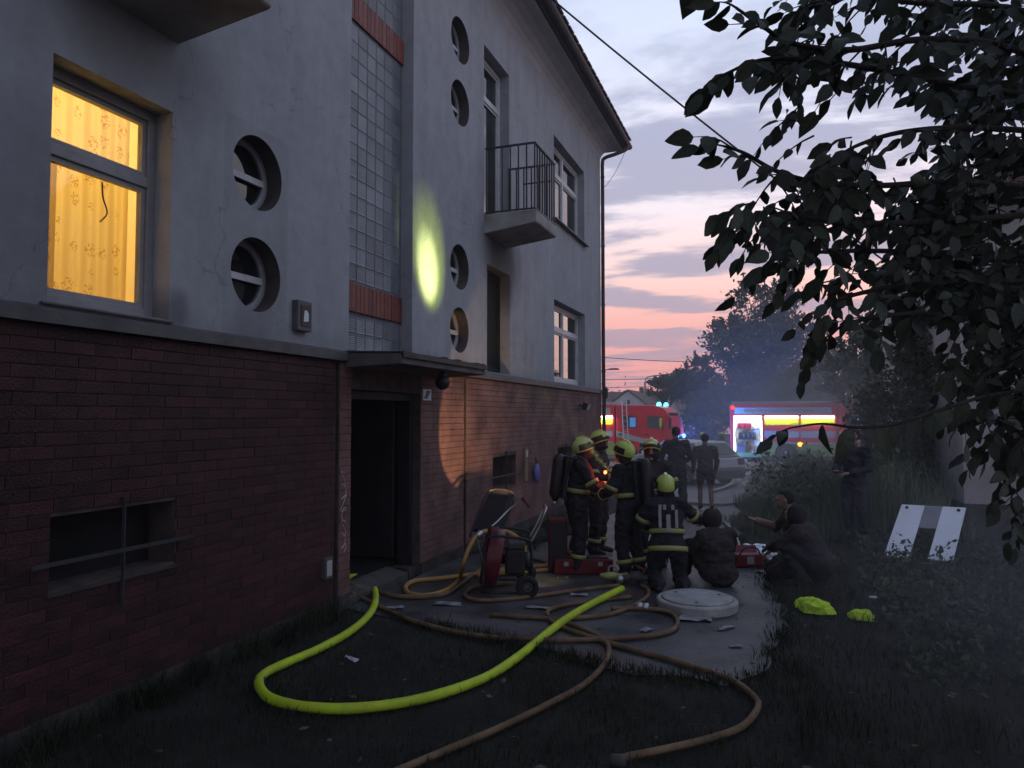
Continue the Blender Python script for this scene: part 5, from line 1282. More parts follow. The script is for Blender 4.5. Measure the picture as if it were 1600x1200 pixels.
# hi-vis clothes dropped on the grass
from mathutils import noise
def crumple(name, c, size, m, label, cat, seed, hgt=.6, sub=4):
    bm = bmesh.new(); bmesh.ops.create_icosphere(bm, subdivisions=sub, radius=1)
    for v in bm.verts:
        d = v.co.copy(); q = d * 1.7 + V((seed * 7.1, 0, 0))
        k = 1 + .38 * noise.noise(q) + .22 * noise.ridged_multi_fractal(q * 1.5, 1, 2, 3, 1, 2) * .5 - .12
        v.co = V((d.x * size[0] * k, d.y * size[1] * k, max(-.02, d.z * size[2] * k * (1 if d.z > 0 else .15))))
    me = bpy.data.meshes.new(name); bm.to_mesh(me); bm.free(); me.materials.append(m)
    o = link(name, me); o.location = c; return tag(o, label, cat)
g = gpt(1280, 957, .02); g2 = gpt(1345, 968, .02)
vest = crumple('hi_vis_vest', (g.x - .02, g.y, .03), (.15, .11, .12), m_hivis, 'larger crumpled lime hi-vis garment lying in two folds on the grass', 'garment', 1)
v2 = crumple('fold', (-.09, .12, .01), (.13, .10, .11), m_hivis, None, None, 2); v2.parent = vest
crumple('hi_vis_vest', (g2.x, g2.y, .03), (.12, .08, .09), m_hivis, 'smaller crumpled lime hi-vis garment alone on the grass', 'garment', 3)
g = gpt(1183, 872, .02); crumple('foil_blanket', (g.x, g.y, .06), (.24, .20, .17), m_foil, 'crumpled silvery foil sheet between the two groups on the ground', 'foil', 5)
g = gpt(1203, 874, .02); crumple('paper_bundle', (g.x + .03, g.y - .12, .05), (.10, .10, .10), m_paper, 'pale bluish paper bundle before the kneeling man with the phone', 'paper', 6)
def scrap(px, py, w, h, rz, label, m=m_paper, z=.018):
    g = gpt(px, py, z); mb = MB(); n = 5
    for j in range(n):
        for i in range(n): mb.v.append(((i / (n - 1) - .5) * w + RNG.normal(0, w * .05), (j / (n - 1) - .5) * h + RNG.normal(0, h * .05), abs(RNG.normal(0, .008)) + .004))
    for j in range(n - 1):
        for i in range(n - 1): q = j * n + i; mb.f.append((q, q + 1, q + n + 1, q + n)); mb.mi.append(0)
    o = mb.build('paper_scrap', m, None); o.location = g; o.rotation_euler = (0, 0, rz); return tag(o, label, 'paper')
m_grime = mat('dirty_paper', (.26, .26, .28), .9, .4, 9)
scrap(1088, 966, .34, .24, R(10), 'flat greyish paper sheet on the path below the manhole', m_grime)
scrap(1135, 982, .22, .05, R(50), 'thin pale strip on the path right of the flat paper sheet', m_grime)
scrap(550, 1031, .16, .05, R(-30), 'small white scrap on the grass inside the yellow hose loop', m_paper, .04)
scrap(617, 950, .18, .12, R(20), 'flat round pale scrap on the path near the doorway', m_grime)
scrap(700, 944, .30, .13, R(10), 'pale smear of paper on the path before the fan', m_grime)
scrap(1366, 934, .10, .10, R(0), 'small white crumpled scrap right of the smaller hi-vis garment', m_paper, .05)
scrap(1187, 893, .10, .08, R(0), 'white packet on the ground below the foil sheet', m_paper, .03)
g = gpt(1168, 884, .02)
t = empty('first_aid_bag', (g.x, g.y, .014), R(25), 'dark red first aid bag open on the ground beside the foil sheet', 'bag')
mb = MB(); mb.box((0, 0, .09), (.42, .22, .18), None, .92); mb.build('bag', m_redcase, t, bevel=.03)
mb = MB(); mb.box((0, .15, .19), (.40, .16, .03), Matrix.Rotation(.9, 3, 'X')); mb.build('flap', m_redcase, t, bevel=.01)
mb = MB(); mb.box((0, -.112, .10), (.10, .006, .10)); mb.build('patch', m_bandw, t)
mb = MB(); mb.tube(spline([(-.15, -.09, .17), (-.08, -.12, .27), (.08, -.12, .27), (.15, -.09, .17)], 5), .011, 6); mb.build('strap', m_black, t)
for k, (px, py, w, h, rz) in enumerate(((905, 930, .20, .10, 20), (1010, 985, .14, .09, 70), (660, 975, .16, .07, -40), (840, 950, .24, .10, 5), (1150, 1010, .12, .07, 30))):
    scrap(px, py, w, h, R(rz), ('torn grey paper between the hoses before the red case', 'small torn paper inside the long flat hose loop', 'torn strip of paper between the doorway hoses', 'wide torn grey paper where the yellow hose crosses the path', 'small torn paper near the front edge of the path')[k], m_grime)
# white boards leaning on the shrub
P1 = gpt(1381, 868, .02); P2 = gpt(1489, 877, .02); e = (P2 - P1); wd = e.length; e.normalize()
top = pt(1409, 788, 11.9); up_ = top - P1
t = empty('board_frame', P1, 0, 'pair of white boards joined by a grey plate, leaning before the dark shrub', 'boards')
hn = e.cross(up_).normalized() * -.02
def slab(u0, u1, v0, v1, m, nm, off=0):
    mb = MB(); q = [e * wd * u0 + up_ * v0, e * wd * u1 + up_ * v0, e * wd * u1 + up_ * v1, e * wd * u0 + up_ * v1]; q = [x + hn * off for x in q]
    mb.add(q + [x + hn for x in q], [(0, 1, 2, 3), (4, 7, 6, 5), (0, 4, 5, 1), (1, 5, 6, 2), (2, 6, 7, 3), (3, 7, 4, 0)]); return mb.build(nm, m, t)
slab(0, .37, 0, 1, m_white, 'board'); slab(.645, 1.0, 0, 1, m_white, 'board'); slab(.374, .641, .56, 1, m_greyb, 'plate')
mb = MB(); tp = up_ * .97 - e * -.1
for u in (.1, .9): mb.bar(e * wd * u + up_ * .93 + hn * -1.2, e * wd * u + V((up_.x * 1.25, up_.y * 1.25, -.02)), .04)
mb.build('prop', m_bark, t)

# ================================================================== people
def frame_of(up, lat):
    up = up.normalized(); lat = (lat - up * lat.dot(up)).normalized(); fwd = up.cross(lat)
    return Matrix((lat, fwd, up)).transposed()
def person(loc, rz, P, label, group, jac=m_turn, tro=m_turn, bareleg=False, barearm=False, helmet=None, hair=False, hood=False, bands=True, pack=None, back=False, lampc=None, s=1.0, seed=0, bulk=1.0):
    t = empty('person', loc, rz, label, 'person', group); t.scale = (s, s, s)
    J = {k: V(v) for k, v in P.items() if k != 'head'}
    pel, che, nck, hd = J['pel'], J['che'], J['nck'], J['hd']
    sl, sr = J['sL'], J['sR']; lat = (sr - sl)
    src = []                                   # (p0, p1, r, material) for colouring the skin afterwards
    mb = MB()
    def cap(a, b, r0, r1, mt):
        mb.tube([a, a.lerp(b, .5), b], [r0, (r0 + r1) / 2, r1], 12); mb.ball(a, r0, None, 12, 8); mb.ball(b, r1, None, 12, 8); src.append((a, b, (r0 + r1) / 2, mt))
    def ell(c, rad, M, mt, a=None, b=None):
        mb.ball(c, rad, M, 16, 10); src.append((a or c, b or c, min(rad), mt))
    k = bulk
    F = frame_of(che - pel, lat)
    for q, w, d, h in ((0, .165, .125, .15), (.3, .16, .125, .14), (.6, .17, .13, .14), (1, .185, .135, .16)):
        ell(pel.lerp(che, q), (w * k, d * k, h), F, 0)
    ell(che.lerp(nck, .45), (.165 * k, .11 * k, .11), frame_of(nck - che, lat), 0)
    cap(sl, sr, .078 * k, .078 * k, 0); cap(che.lerp(nck, .75), nck, .075, .062, 0)
    cap(nck, nck.lerp(hd, .6), .056, .054, 2)
    # head: skull, jaw, nose, ears
    Hm = Matrix.Rotation(P['head'][1], 3, 'Z') @ Matrix.Rotation(-P['head'][0], 3, 'X')
    ell(hd + Hm @ V((0, -.005, .02)), (.077, .096, .103), Hm, 2); ell(hd + Hm @ V((0, .028, -.055)), (.056, .062, .062), Hm, 2)
    cap(hd + Hm @ V((0, .092, .01)), hd + Hm @ V((0, .108, -.022)), .012, .017, 2)
    for sx in (-1, 1): ell(hd + Hm @ V((sx * .078, -.005, -.005)), (.012, .022, .032), Hm, 2)
    ell(hd + Hm @ V((0, .087, -.062)), (.024, .012, .012), Hm, 2)
    limb = {}
    for S, sx in (('L', -1), ('R', 1)):
        sh, el, wr = J['s' + S], J['e' + S], J['w' + S]
        cap(sh, el, .072 * k, .058 * k, 0); cap(el, wr.lerp(el, .1), .055 * k, .044 * k, 2 if barearm else 0)
        d = (wr - el).normalized(); side = V((-sx, .15, 0)); side = (side - d * side.dot(d)).normalized(); nrm = d.cross(side)
        pc = wr + d * .055; ell(pc, (.040, .020, .052), frame_of(d, side), 4, wr, pc + d * .03)
        for f, (off, ln) in enumerate(((-.030, .062), (-.010, .072), (.010, .068), (.029, .052))):
            a = pc + d * .04 + side * off; b = a + d * ln * .55 + nrm * .008; c = b + d * ln * .35 + nrm * .030
            cap(a, b, .0115, .0105, 4); cap(b, c, .0105, .009, 4)
        a = wr + d * .03 + side * .035; b = a + d * .028 + side * .028; c = b + d * .03 + side * .004 + nrm * .01
        cap(a, b, .014, .012, 4); cap(b, c, .012, .010, 4)
        hp, kn, an = J['h' + S], J['k' + S], J['a' + S]; toe = J['t' + S]
        thk = hp.lerp(kn, .55) if bareleg else kn
        cap(hp, thk, .105 * k, (.092 if bareleg else .080) * k, 1)
        if bareleg: cap(thk, kn, .068, .056, 2)
        cap(kn, kn.lerp(an, .45), (.055 if bareleg else .076 * k), (.056 if bareleg else .074 * k), 2 if bareleg else 1); cap(kn.lerp(an, .45), an, (.056 if bareleg else .074 * k), (.040 if bareleg else .068 * k), 2 if bareleg else 1)
        fd = (toe - an); fl = fd.length
        cap(an - fd * .22 + V((0, 0, -.0)), an + fd * .25, .050, .052, 3); cap(an + fd * .2, toe, .050, .040, 3)
        limb[S] = (sh, el, wr, hp, kn, an)
    ell(pel.lerp(che, -.05), (.185 * k, .145 * k, .14), F, 0 if not bareleg else 1)
    o = mb.build('body', [jac, tro, m_skin, m_boot, m_boot if helmet else m_skin], t, fix=False)
    rm = o.modifiers.new('r', 'REMESH'); rm.mode = 'VOXEL'; rm.voxel_size = .0125
    sm = o.modifiers.new('s', 'SMOOTH'); sm.factor = .5; sm.iterations = 3
    dg = bpy.context.evaluated_depsgraph_get(); me = bpy.data.meshes.new_from_object(o.evaluated_get(dg))
    o.modifiers.clear(); o.data = me
    n = len(me.vertices); co = np.empty(n * 3, np.float32); me.vertices.foreach_get('co', co); co = co.reshape(-1, 3)
    best = np.full(n, 1e9); mi = np.zeros(n, np.int32)
    for a, b, r, mt in src:
        a = np.array(a); d = np.array(b) - a; L2 = d @ d
        u = np.clip(((co - a) @ d) / L2, 0, 1) if L2 > 1e-9 else np.zeros(n)
        ds = np.linalg.norm(co - (a + u[:, None] * d), axis=1) - r
        w = ds < best; best[w] = ds[w]; mi[w] = mt
    # cloth folds
    nm = np.empty(n * 3, np.float32); me.vertices.foreach_get('normal', nm); nm = nm.reshape(-1, 3)
    for i in np.nonzero(mi <= 1)[0]:
        p = V(co[i]); dsp = .024 * noise.noise(V((p.x * 7, p.y * 7, p.z * 12 + seed * 5))) + .013 * noise.noise(V((p.x * 19, p.y * 19, p.z * 27 + seed)))
        co[i] += nm[i] * dsp
    me.vertices.foreach_set('co', co.ravel())
    nf = len(me.polygons); lt = np.empty(len(me.loops), np.int32); me.loops.foreach_get('vertex_index', lt); st = np.empty(nf, np.int32); me.polygons.foreach_get('loop_start', st)
    me.polygons.foreach_set('material_index', mi[lt[st]]); shade(me); me.update()
    for sx in (-1, 1):
        e = MB(); e.ball(hd + Hm @ V((sx * .031, .082, .012)), .011, None, 8, 6); e.build('eye', m_eye, t, smooth=True)
    def ringband(a, b, u, r, nm_='reflective_band', m=m_band, w=.05):
        c = a.lerp(b, u); d = (b - a).normalized(); x = MB(); q = 16
        T = Matrix.Translation(c) @ d.to_track_quat('Z', 'Y').to_matrix().to_4x4()
        x.lathe([(r - .012, -w / 2), (r, -w / 2), (r, w / 2), (r - .012, w / 2)], q, T, close=True); return x.build(nm_, m, t, smooth=True)
    if bands:
        for S in 'LR':
            sh, el, wr, hp, kn, an = limb[S]
            ringband(sh, el, .78, .083 * k); ringband(el, wr, .72, .068 * k); (None if back else ringband(kn, an, .66, .090 * k))
        T = Matrix.Translation(pel.lerp(che, .42)) @ F.to_4x4() @ Matrix.Diagonal((.182 * k, .146 * k, 1, 1))
        x = MB(); x.lathe([(.93, -.028), (1, -.028), (1, .028), (.93, .028)], 28, T, close=True); x.build('reflective_band', m_band, t, smooth=True)
        for sx in (-1, 1):
            x = MB(); c = pel.lerp(che, .42); x.box(c + F @ V((sx * .10, -.148 * k, .14)), (.035, .012, .22), F); x.build('reflective_strip', m_bandw, t)
    if helmet:
        hc = hd + Hm @ V((0, -.008, .035)); T = Matrix.Translation(hc) @ Hm.to_4x4()
        def dome(mb_, rx, ry, rz, p0, p1, a0, a1, n=24, r=8):
            vs = []; fs = []
            for j in range(r + 1):
                ph = p0 + (p1 - p0) * j / r
                for i in range(n + 1):
                    a = a0 + (a1 - a0) * i / n; vs.append(T @ V((rx * math.cos(ph) * math.cos(a), ry * math.cos(ph) * math.sin(a) * (1.06 if math.sin(a) < 0 else 1), rz * math.sin(ph))))
            for j in range(r):
                for i in range(n): q = j * (n + 1) + i; fs.append((q, q + 1, q + n + 2, q + n + 1))
            mb_.add(vs, fs)
        x = MB(); dome(x, .122, .148, .135, -.32, PI / 2, 0, 2 * PI, 28, 9)
        dome(x, .112, .137, .125, -.32, -.05, 0, 2 * PI, 28, 2)
        h = x.build('helmet', helmet, t, smooth=True, fix=False)
        x = MB(); x.prism([(-.150, -.02), (-.11, .095), (-.04, .148), (.05, .148), (.12, .10), (.150, .02), (.142, .02), (.115, .08), (.05, .128), (-.04, .130), (-.10, .082), (-.14, -.02)], -.016, .016, 'yz'); x.v = [tuple(T @ V(v)) for v in x.v]; x.build('comb', helmet, h)
        for a0, a1 in ((-.55, .75), (PI - .75, PI + .55)):
            x = MB(); dome(x, .1255, .1525, .1375, -.18, .42, a0, a1, 8, 3); x.build('side_panel', m_helmk, h, smooth=True, fix=False)
        x = MB(); dome(x, .1245, .157, .139, -.22, .10, PI / 2 - .85, PI / 2 + .85, 10, 3); x.build('visor', m_helmk, h, smooth=True, fix=False)
        x = MB(); dome(x, .1285, .162, .143, .14, .32, PI / 2 - .28, PI / 2 + .28, 6, 2); x.build('badge', m_badge, h, smooth=True, fix=False)
        x = MB(); x.lathe([(.098, -.15), (.105, -.09), (.110, -.03)], 20, T @ Matrix.Translation((0, -.012, 0))); x.build('neck_guard', m_turn, t, smooth=True, fix=False)
    if hair:
        T = Matrix.Translation(hd + Hm @ V((0, -.014, .032))) @ Hm.to_4x4(); x = MB()
        vs = []; fs = []; n, r = 20, 8
        for j in range(r + 1):
            for i in range(n):
                a = 2 * PI * i / n; lo = -.75 if math.sin(a) < .2 else .30; ph = lo + (PI / 2 - lo) * j / r
                q = V((.084 * math.cos(ph) * math.cos(a), .102 * math.cos(ph) * math.sin(a), .104 * math.sin(ph))); q *= 1 + .05 * noise.noise(q * 40)
                vs.append(T @ q)
        for j in range(r):
            for i in range(n): fs.append((j * n + i, j * n + (i + 1) % n, (j + 1) * n + (i + 1) % n, (j + 1) * n + i))
        x.add(vs, fs); x.build('hair', m_hair, t, smooth=True, fix=False)
    if hood:
        T = Matrix.Translation(hd + Hm @ V((0, -.03, .01))) @ Hm.to_4x4(); x = MB()
        vs = []; fs = []; n, r = 22, 10
        for j in range(r + 1):
            for i in range(n + 1):
                a = PI * .80 - (-1) * 0 + (2 * PI - PI * .6) * i / n ; ph = -1.15 + (PI / 2 + 1.15) * j / r
                q = V((.112 * math.cos(ph * .92) * math.cos(a), .128 * math.cos(ph * .92) * math.sin(a), .135 * math.sin(ph))); q *= 1 + .07 * noise.noise(q * 14 + V((seed, 0, 0)))
                vs.append(T @ q)
        for j in range(r):
            for i in range(n): q = j * (n + 1) + i; fs.append((q, q + 1, q + n + 2, q + n + 1))
        x.add(vs, fs); x.build('hood', jac, t, smooth=True, fix=False)
    if pack:
        up = (nck - pel).normalized(); c = pel.lerp(nck, .55) + F @ V((0, -.22 * k, 0))
        x = MB(); x.box(c + F @ V((0, .055, 0)), (.27, .05, .56), F); x.build('back_plate', m_black, t, bevel=.015)
        T = Matrix.Translation(c + F @ V((0, -.035, -.27))) @ F.to_4x4()
        x = MB(); x.lathe([(.03, -.06), (.05, -.02), (.082, .02), (.088, .06), (.088, .46), (.075, .52), (.04, .56), (0, .57)], 20, T); cyl = x.build('air_cylinder', pack, t, smooth=True)
        x = MB(); x.lathe([(.028, -.12), (.028, -.05)], 10, T); x.build('valve', m_alu, cyl, smooth=True)
        x = MB(); x.tube(spline([c + F @ V((.08, -.02, -.2)), c + F @ V((.17, .05, .0)), c + F @ V((.16, .12, .28)), sr + V((-.04, .08, .05)), che + F @ V((.08, .16, .02))], 6), .013, 8); x.build('air_hose', m_black, t, smooth=True)
        for sx in (-1, 1):
            x = MB(); x.tube(spline([c + F @ V((sx * .10, .06, .26)), che + F @ V((sx * .11, -.06, .22)), che + F @ V((sx * .11, .12, .13)), che + F @ V((sx * .11, .155, -.1)), pel.lerp(che, .3) + F @ V((sx * .16, .05, 0))], 6), .02, 6); x.build('strap', m_black, t)
    if back:
        T = Matrix.Translation(pel.lerp(che, -.22)) @ F.to_4x4() @ Matrix.Diagonal((.205 * k, .172 * k, 1, 1))
        x = MB(); x.lathe([(.93, -.03), (1, -.03), (1, .03), (.93, .03)], 28, T, close=True); x.build('reflective_band', m_band, t, smooth=True)
        x = MB(); x.box(che + F @ V((0, -.150 * k, -.10)), (.05, .012, .20), F); x.build('reflective_strip', m_bandw, t)
        for sx in (-.095, -.04, .06):
            x = MB(); x.box(che + F @ V((sx, -.148 * k, .09)), (.035, .012, .06), F); x.build('back_patch', m_bandw, t)
    if lampc:
        q = che + F @ V((.09, .165, .08)); x = MB(); x.lathe([(.022, -.06), (.03, 0), (.03, .02), (0, .022)], 12, Matrix.Translation(q) @ F.to_4x4() @ Matrix.Rotation(-PI / 2, 4, 'X')); x.build('chest_lamp', lampc, t, smooth=True)
    return t
def pose(**k):
    d = dict(pel=(0, 0, .94), che=(0, .01, 1.25), nck=(0, .02, 1.47), hd=(0, .05, 1.625), head=(0, 0), sL=(-.195, 0, 1.40), sR=(.195, 0, 1.40),
             eL=(-.28, -.03, 1.12), eR=(.28, -.03, 1.12), wL=(-.28, .07, .88), wR=(.28, .07, .88),
             hL=(-.10, 0, .90), hR=(.10, 0, .90), kL=(-.13, .03, .50), kR=(.13, .03, .50), aL=(-.14, -.03, .085), aR=(.14, -.03, .085), tL=(-.17, .15, .045), tR=(.17, .15, .045))
    d.update(k); return d
def lean(P, dy, dz=0):
    """bend the trunk forward about the pelvis"""
    P = dict(P)
    for q, f in (('che', .5), ('nck', .9), ('hd', 1.25), ('sL', .75), ('sR', .75), ('eL', .7), ('eR', .7), ('wL', .7), ('wR', .7)):
        x, y, z = P[q]; P[q] = (x, y + dy * f, z - dz * f)
    return P
stand = pose()
holding = pose(eL=(-.29, .04, 1.14), eR=(.29, .04, 1.14), wL=(-.12, .28, 1.08), wR=(.12, .30, 1.10), head=(-.35, 0))
work = lean(pose(eL=(-.28, .10, 1.12), eR=(.27, .14, 1.14), wL=(-.14, .34, 1.06), wR=(.10, .36, 1.12), head=(-.3, .0), kL=(-.13, .06, .50), tL=(-.2, .16, .045)), .05, .02)
walk = pose(kL=(-.11, .12, .50), aL=(-.11, .10, .09), tL=(-.12, .28, .05), kR=(.11, -.02, .50), aR=(.11, -.20, .11), tR=(.12, -.04, .045), eR=(.27, .05, 1.13), wR=(.25, .20, .92), eL=(-.27, -.08, 1.13), wL=(-.28, -.05, .88))
kneel = dict(pel=(0, -.05, .52), che=(0, .03, .84), nck=(0, .08, 1.05), hd=(0, .13, 1.19), head=(-.25, 0), sL=(-.20, .05, .98), sR=(.20, .05, .98), eL=(-.31, .10, .74), eR=(.36, .18, .80), wL=(-.20, .32, .66), wR=(.46, .40, .74),
             hL=(-.11, -.04, .50), hR=(.11, -.04, .50), kL=(-.17, .08, .085), kR=(.17, .08, .085), aL=(-.15, -.32, .08), aR=(.15, -.32, .08), tL=(-.15, -.46, .045), tR=(.15, -.46, .045))
sitg = dict(pel=(0, -.08, .145), che=(0, -.02, .45), nck=(0, .06, .64), hd=(0, .14, .76), head=(-.4, 0), sL=(-.185, .02, .57), sR=(.185, .02, .57), eL=(-.27, .16, .38), eR=(.27, .16, .38), wL=(-.14, .36, .40), wR=(.14, .36, .40),
            hL=(-.10, -.04, .14), hR=(.10, -.04, .14), kL=(-.18, .30, .42), kR=(.18, .30, .42), aL=(-.16, .48, .085), aR=(.16, .48, .085), tL=(-.17, .66, .045), tR=(.17, .66, .045))
heels = dict(  # one arm held out
    pel=(0, -.14, .33), che=(0, -.03, .62), nck=(0, .03, .82), hd=(0, .08, .955), head=(-.15, 0), sL=(-.185, 0, .75), sR=(.185, 0, .75), eL=(-.26, .06, .50), eR=(.24, .16, .58), wL=(-.17, .24, .36), wR=(.10, .42, .68),
             hL=(-.10, -.13, .31), hR=(.10, -.13, .31), kL=(-.17, .24, .085), kR=(.17, .24, .085), aL=(-.13, -.20, .08), aR=(.13, -.20, .08), tL=(-.13, -.36, .045), tR=(.13, -.36, .045))
crouch = dict(pel=(0, -.15, .30), che=(0, .04, .56), nck=(0, .13, .72), hd=(0, .20, .84), head=(-.2, 0), sL=(-.185, .09, .66), sR=(.185, .09, .66), eL=(-.25, .30, .50), eR=(.25, .30, .50), wL=(-.10, .48, .42), wR=(.10, .48, .42),
              hL=(-.10, -.13, .30), hR=(.10, -.13, .30), kL=(-.19, .22, .46), kR=(.19, .22, .46), aL=(-.16, .02, .085), aR=(.16, .02, .085), tL=(-.19, .20, .045), tR=(.19, .20, .045))
FG = 'firefighters at the house'; BG = 'bystanders and helpers'
TO_R = R(19.89 - 90); TO_L = R(19.89 + 90); AWAY = R(19.89); TO_C = R(19.89 + 180)
def at(px, py): 
    g = gpt(px, py, .012); g.z = terr(g.y) + .012; return g
persons = [
    (at(901, 893), TO_R + .15, work, 'firefighter with a bulky black air pack nearest the wall, facing right', FG, dict(helmet=m_helmf, pack=m_black, s=1.02, seed=1, bulk=1.17)),
    (at(934, 866), TO_R - .45, holding, 'firefighter with a lime helmet and white front badge, half hidden at the house corner', FG, dict(helmet=m_helm, s=1.04, seed=2, bulk=1.17)),
    (at(986, 903), AWAY + .75, work, 'firefighter with a black-striped lime helmet, back turned, lit red at the front', FG, dict(helmet=m_helm, pack=m_black, s=1.00, seed=3, bulk=1.17)),
    (at(1020, 884), TO_C - .25, holding, 'firefighter facing the camera with a bright white lamp on the chest', FG, dict(helmet=m_helm, lampc=m_torch, s=0.99, seed=4, bulk=1.17)),
    (at(1058, 802), AWAY + .1, pose(eL=(-.31, .06, 1.13), eR=(.31, .06, 1.13), wL=(-.2, .26, 1.0), wR=(.2, .26, 1.0), head=(-.1, .1)), 'tall broad bystander in dark clothes seen from behind, before the silver car', BG, dict(jac=m_navy, tro=m_navy, hair=True, bands=False, s=1.06, seed=5, bulk=1.12)),
    (at(1103, 799), AWAY - .15, walk, 'bystander in a dark shirt and shorts with bare calves, walking away', BG, dict(jac=m_shirt, tro=m_brown, bareleg=True, hair=True, bands=False, s=.97, seed=6, bulk=1.05)),
    (at(1043, 914), AWAY - .1, kneel, 'kneeling firefighter in a bright lime helmet, back to the camera, reaching right', FG, dict(helmet=m_helm, back=True, s=1.0, seed=7, bulk=1.2)),
    (at(1121, 914), AWAY + .25, sitg, 'hooded person in dark clothes sitting hunched on the ground behind the manhole', BG, dict(jac=m_brown, tro=m_brown, hood=True, bands=False, s=1.06, seed=8, bulk=1.12)),
    (at(1238, 903), TO_L - .25, heels, 'kneeling man with short hair holding out a phone, facing left', BG, dict(jac=m_brown, tro=m_brown, barearm=True, hair=True, bands=False, s=1.05, seed=9, bulk=1.08)),
    (at(1268, 917), TO_L - .75, crouch, 'crouching hooded person in dark clothes in front of the man with the phone', BG, dict(jac=m_brown, tro=m_navy, hood=True, bands=False, s=1.03, seed=10, bulk=1.1)),
    (at(1338, 846), TO_L + .5, holding, 'person in black standing before the dark shrub, facing left', BG, dict(jac=m_navy, tro=m_navy, hair=True, bands=False, s=1.07, seed=11, bulk=1.1)),
]
for loc, rz, P, lab, gr, kw in persons: person(loc, rz, P, lab, gr, **kw)
g = pt(1127, 700, 33); person((g.x, g.y, terr(g.y)), TO_C + .4, holding, 'distant firefighter in a pale helmet beside the rear of the right fire engine', FG, helmet=m_helmf, seed=12, bulk=1.05)
g = pt(1097, 700, 34); person((g.x, g.y, terr(g.y)), TO_C, stand, 'distant firefighter of whom only the helmet shows over the car roof', FG, helmet=m_helmf, seed=13, bulk=1.05)
# phone in the raised hand
pm = [q for q in persons if 'phone' in q[3] and 'kneeling' in q[3]][0]
q = V((.10, .52, .74)) * 1.05; q = Matrix.Rotation(pm[1], 3, 'Z') @ q + pm[0]
t = empty('phone', q, pm[1], 'small phone held by the kneeling man', 'phone')
mb = MB(); mb.box((0, 0, 0), (.075, .012, .15), Matrix.Rotation(-.5, 3, 'X')); mb.build('case', m_black, t, bevel=.003)
mb = MB(); mb.box((0, -.008, 0), (.066, .003, .135), Matrix.Rotation(-.5, 3, 'X')); mb.build('screen', m_badge, t)
# lit torches among the crew
def torch(loc, tgt, label, lens, e, col, ang, blend, size=.02, light=True):
    d = (V(tgt) - V(loc)).normalized(); t = empty('torch', loc, 0, label, 'torch')
    T = d.to_track_quat('Z', 'Y').to_matrix().to_4x4()
    mb = MB(); mb.lathe([(.016, -.17), (.018, -.05), (.03, -.01), (.032, .0), (.027, .0), (.018, -.03), (0, -.03)], 14, T); mb.build('barrel', m_redcase, t, smooth=True)
    mb = MB(); mb.lathe([(.027, -.004), (0, -.003)], 14, T); mb.build('lens', lens, t)
    if light: lamp('torch_light', 'SPOT', V(loc) + d * .03, e, col, size, tgt, ang, blend)
    return t
WT = V((X0, 9.02, 4.25))
torch(pt(958, 742, 9.6), WT, 'torch in the crew throwing a yellow-green beam up the wall', m_torch, 1000, (.82, 1, .10), 18, 1.0)
lamp('torch_hot_spot', 'SPOT', pt(957.5, 741.5, 9.58), 2800, (.95, 1, .40), .03, WT + V((0, -.03, -.14)), 12, 1.0)
torch(pt(946, 738, 9.9), pt(966, 745, 9.55), 'red torch glowing between the two foremost firefighters', m_redt, 0, (1, .1, .04), 40, .5, light=False)
lamp('red_torch_light', 'POINT', pt(949, 735, 9.75), 5, (1, .10, .03), .03)
tw = torch(pt(818, 780, 9.55), (X0, 10.35, 2.0), 'work torch on the cart handle shining up the bricks beside the doorway', m_torch, 140, (1, .58, .28), 60, .2)
g = gpt(835, 897, .10); lamp('torch_spill', 'SPOT', g + V((.0, -.1, .35)), 6, (1, .85, .45), .03, g + V((.05, .05, -.3)), 90, .6)

# ================================================================== broad-leaved tree hanging in from the right
def leaf_mesh(seed):
    rg = np.random.default_rng(seed); ts = [0, .16, .42, .70, .90, 1.0]; ws = [0, .17, .265, .225, .085, 0]
    bend = rg.uniform(-.02, .42); fold = rg.uniform(.02, .13); tw = rg.uniform(-.5, .5); v = []; f = []; ws = [w * rg.uniform(.78, 1.05) for w in ws]
    for t, w in zip(ts, ws):
        zc = -bend * t * t
        if w == 0: v.append((t, 0, zc)); continue
        a = tw * t
        v += [(t, -w, zc + fold * w * 3 - a * w), (t, 0, zc), (t, w * rg.uniform(.92, 1.08), zc + fold * w * 3 + a * w)]
    f += [(0, 2, 1), (0, 3, 2)]
    for k in range(3):
        b = 1 + 3 * k; f += [(b, b + 1, b + 4, b + 3), (b + 1, b + 2, b + 5, b + 4)]
    e = len(v) - 1; f += [(e - 3, e - 2, e), (e - 2, e - 1, e)]
    me = bpy.data.meshes.new('leaf'); me.from_pydata(v, [], f); me.materials.append(m_leaf); shade(me); return me, np.array(v), f
LM = [leaf_mesh(k) for k in range(10)]
tbase = pt(1790, 700, 4.6); tbase = V((tbase.x, tbase.y, 0))
tree_o = empty('broad_leaved_tree', tbase, 0, 'broad-leaved tree whose dark drooping branches fill the upper right', 'tree')
def TL(p): return p - tbase
mb = MB(); mb.tube(spline([(0, 0, -.1), (.03, .05, 1.2), (-.03, .1, 2.4), (.05, .05, 3.6), (0, .1, 5.2)], 5), [.17 - .005 * k for k in range(21)], 12); mb.build('trunk', m_bark, tree_o, smooth=True)
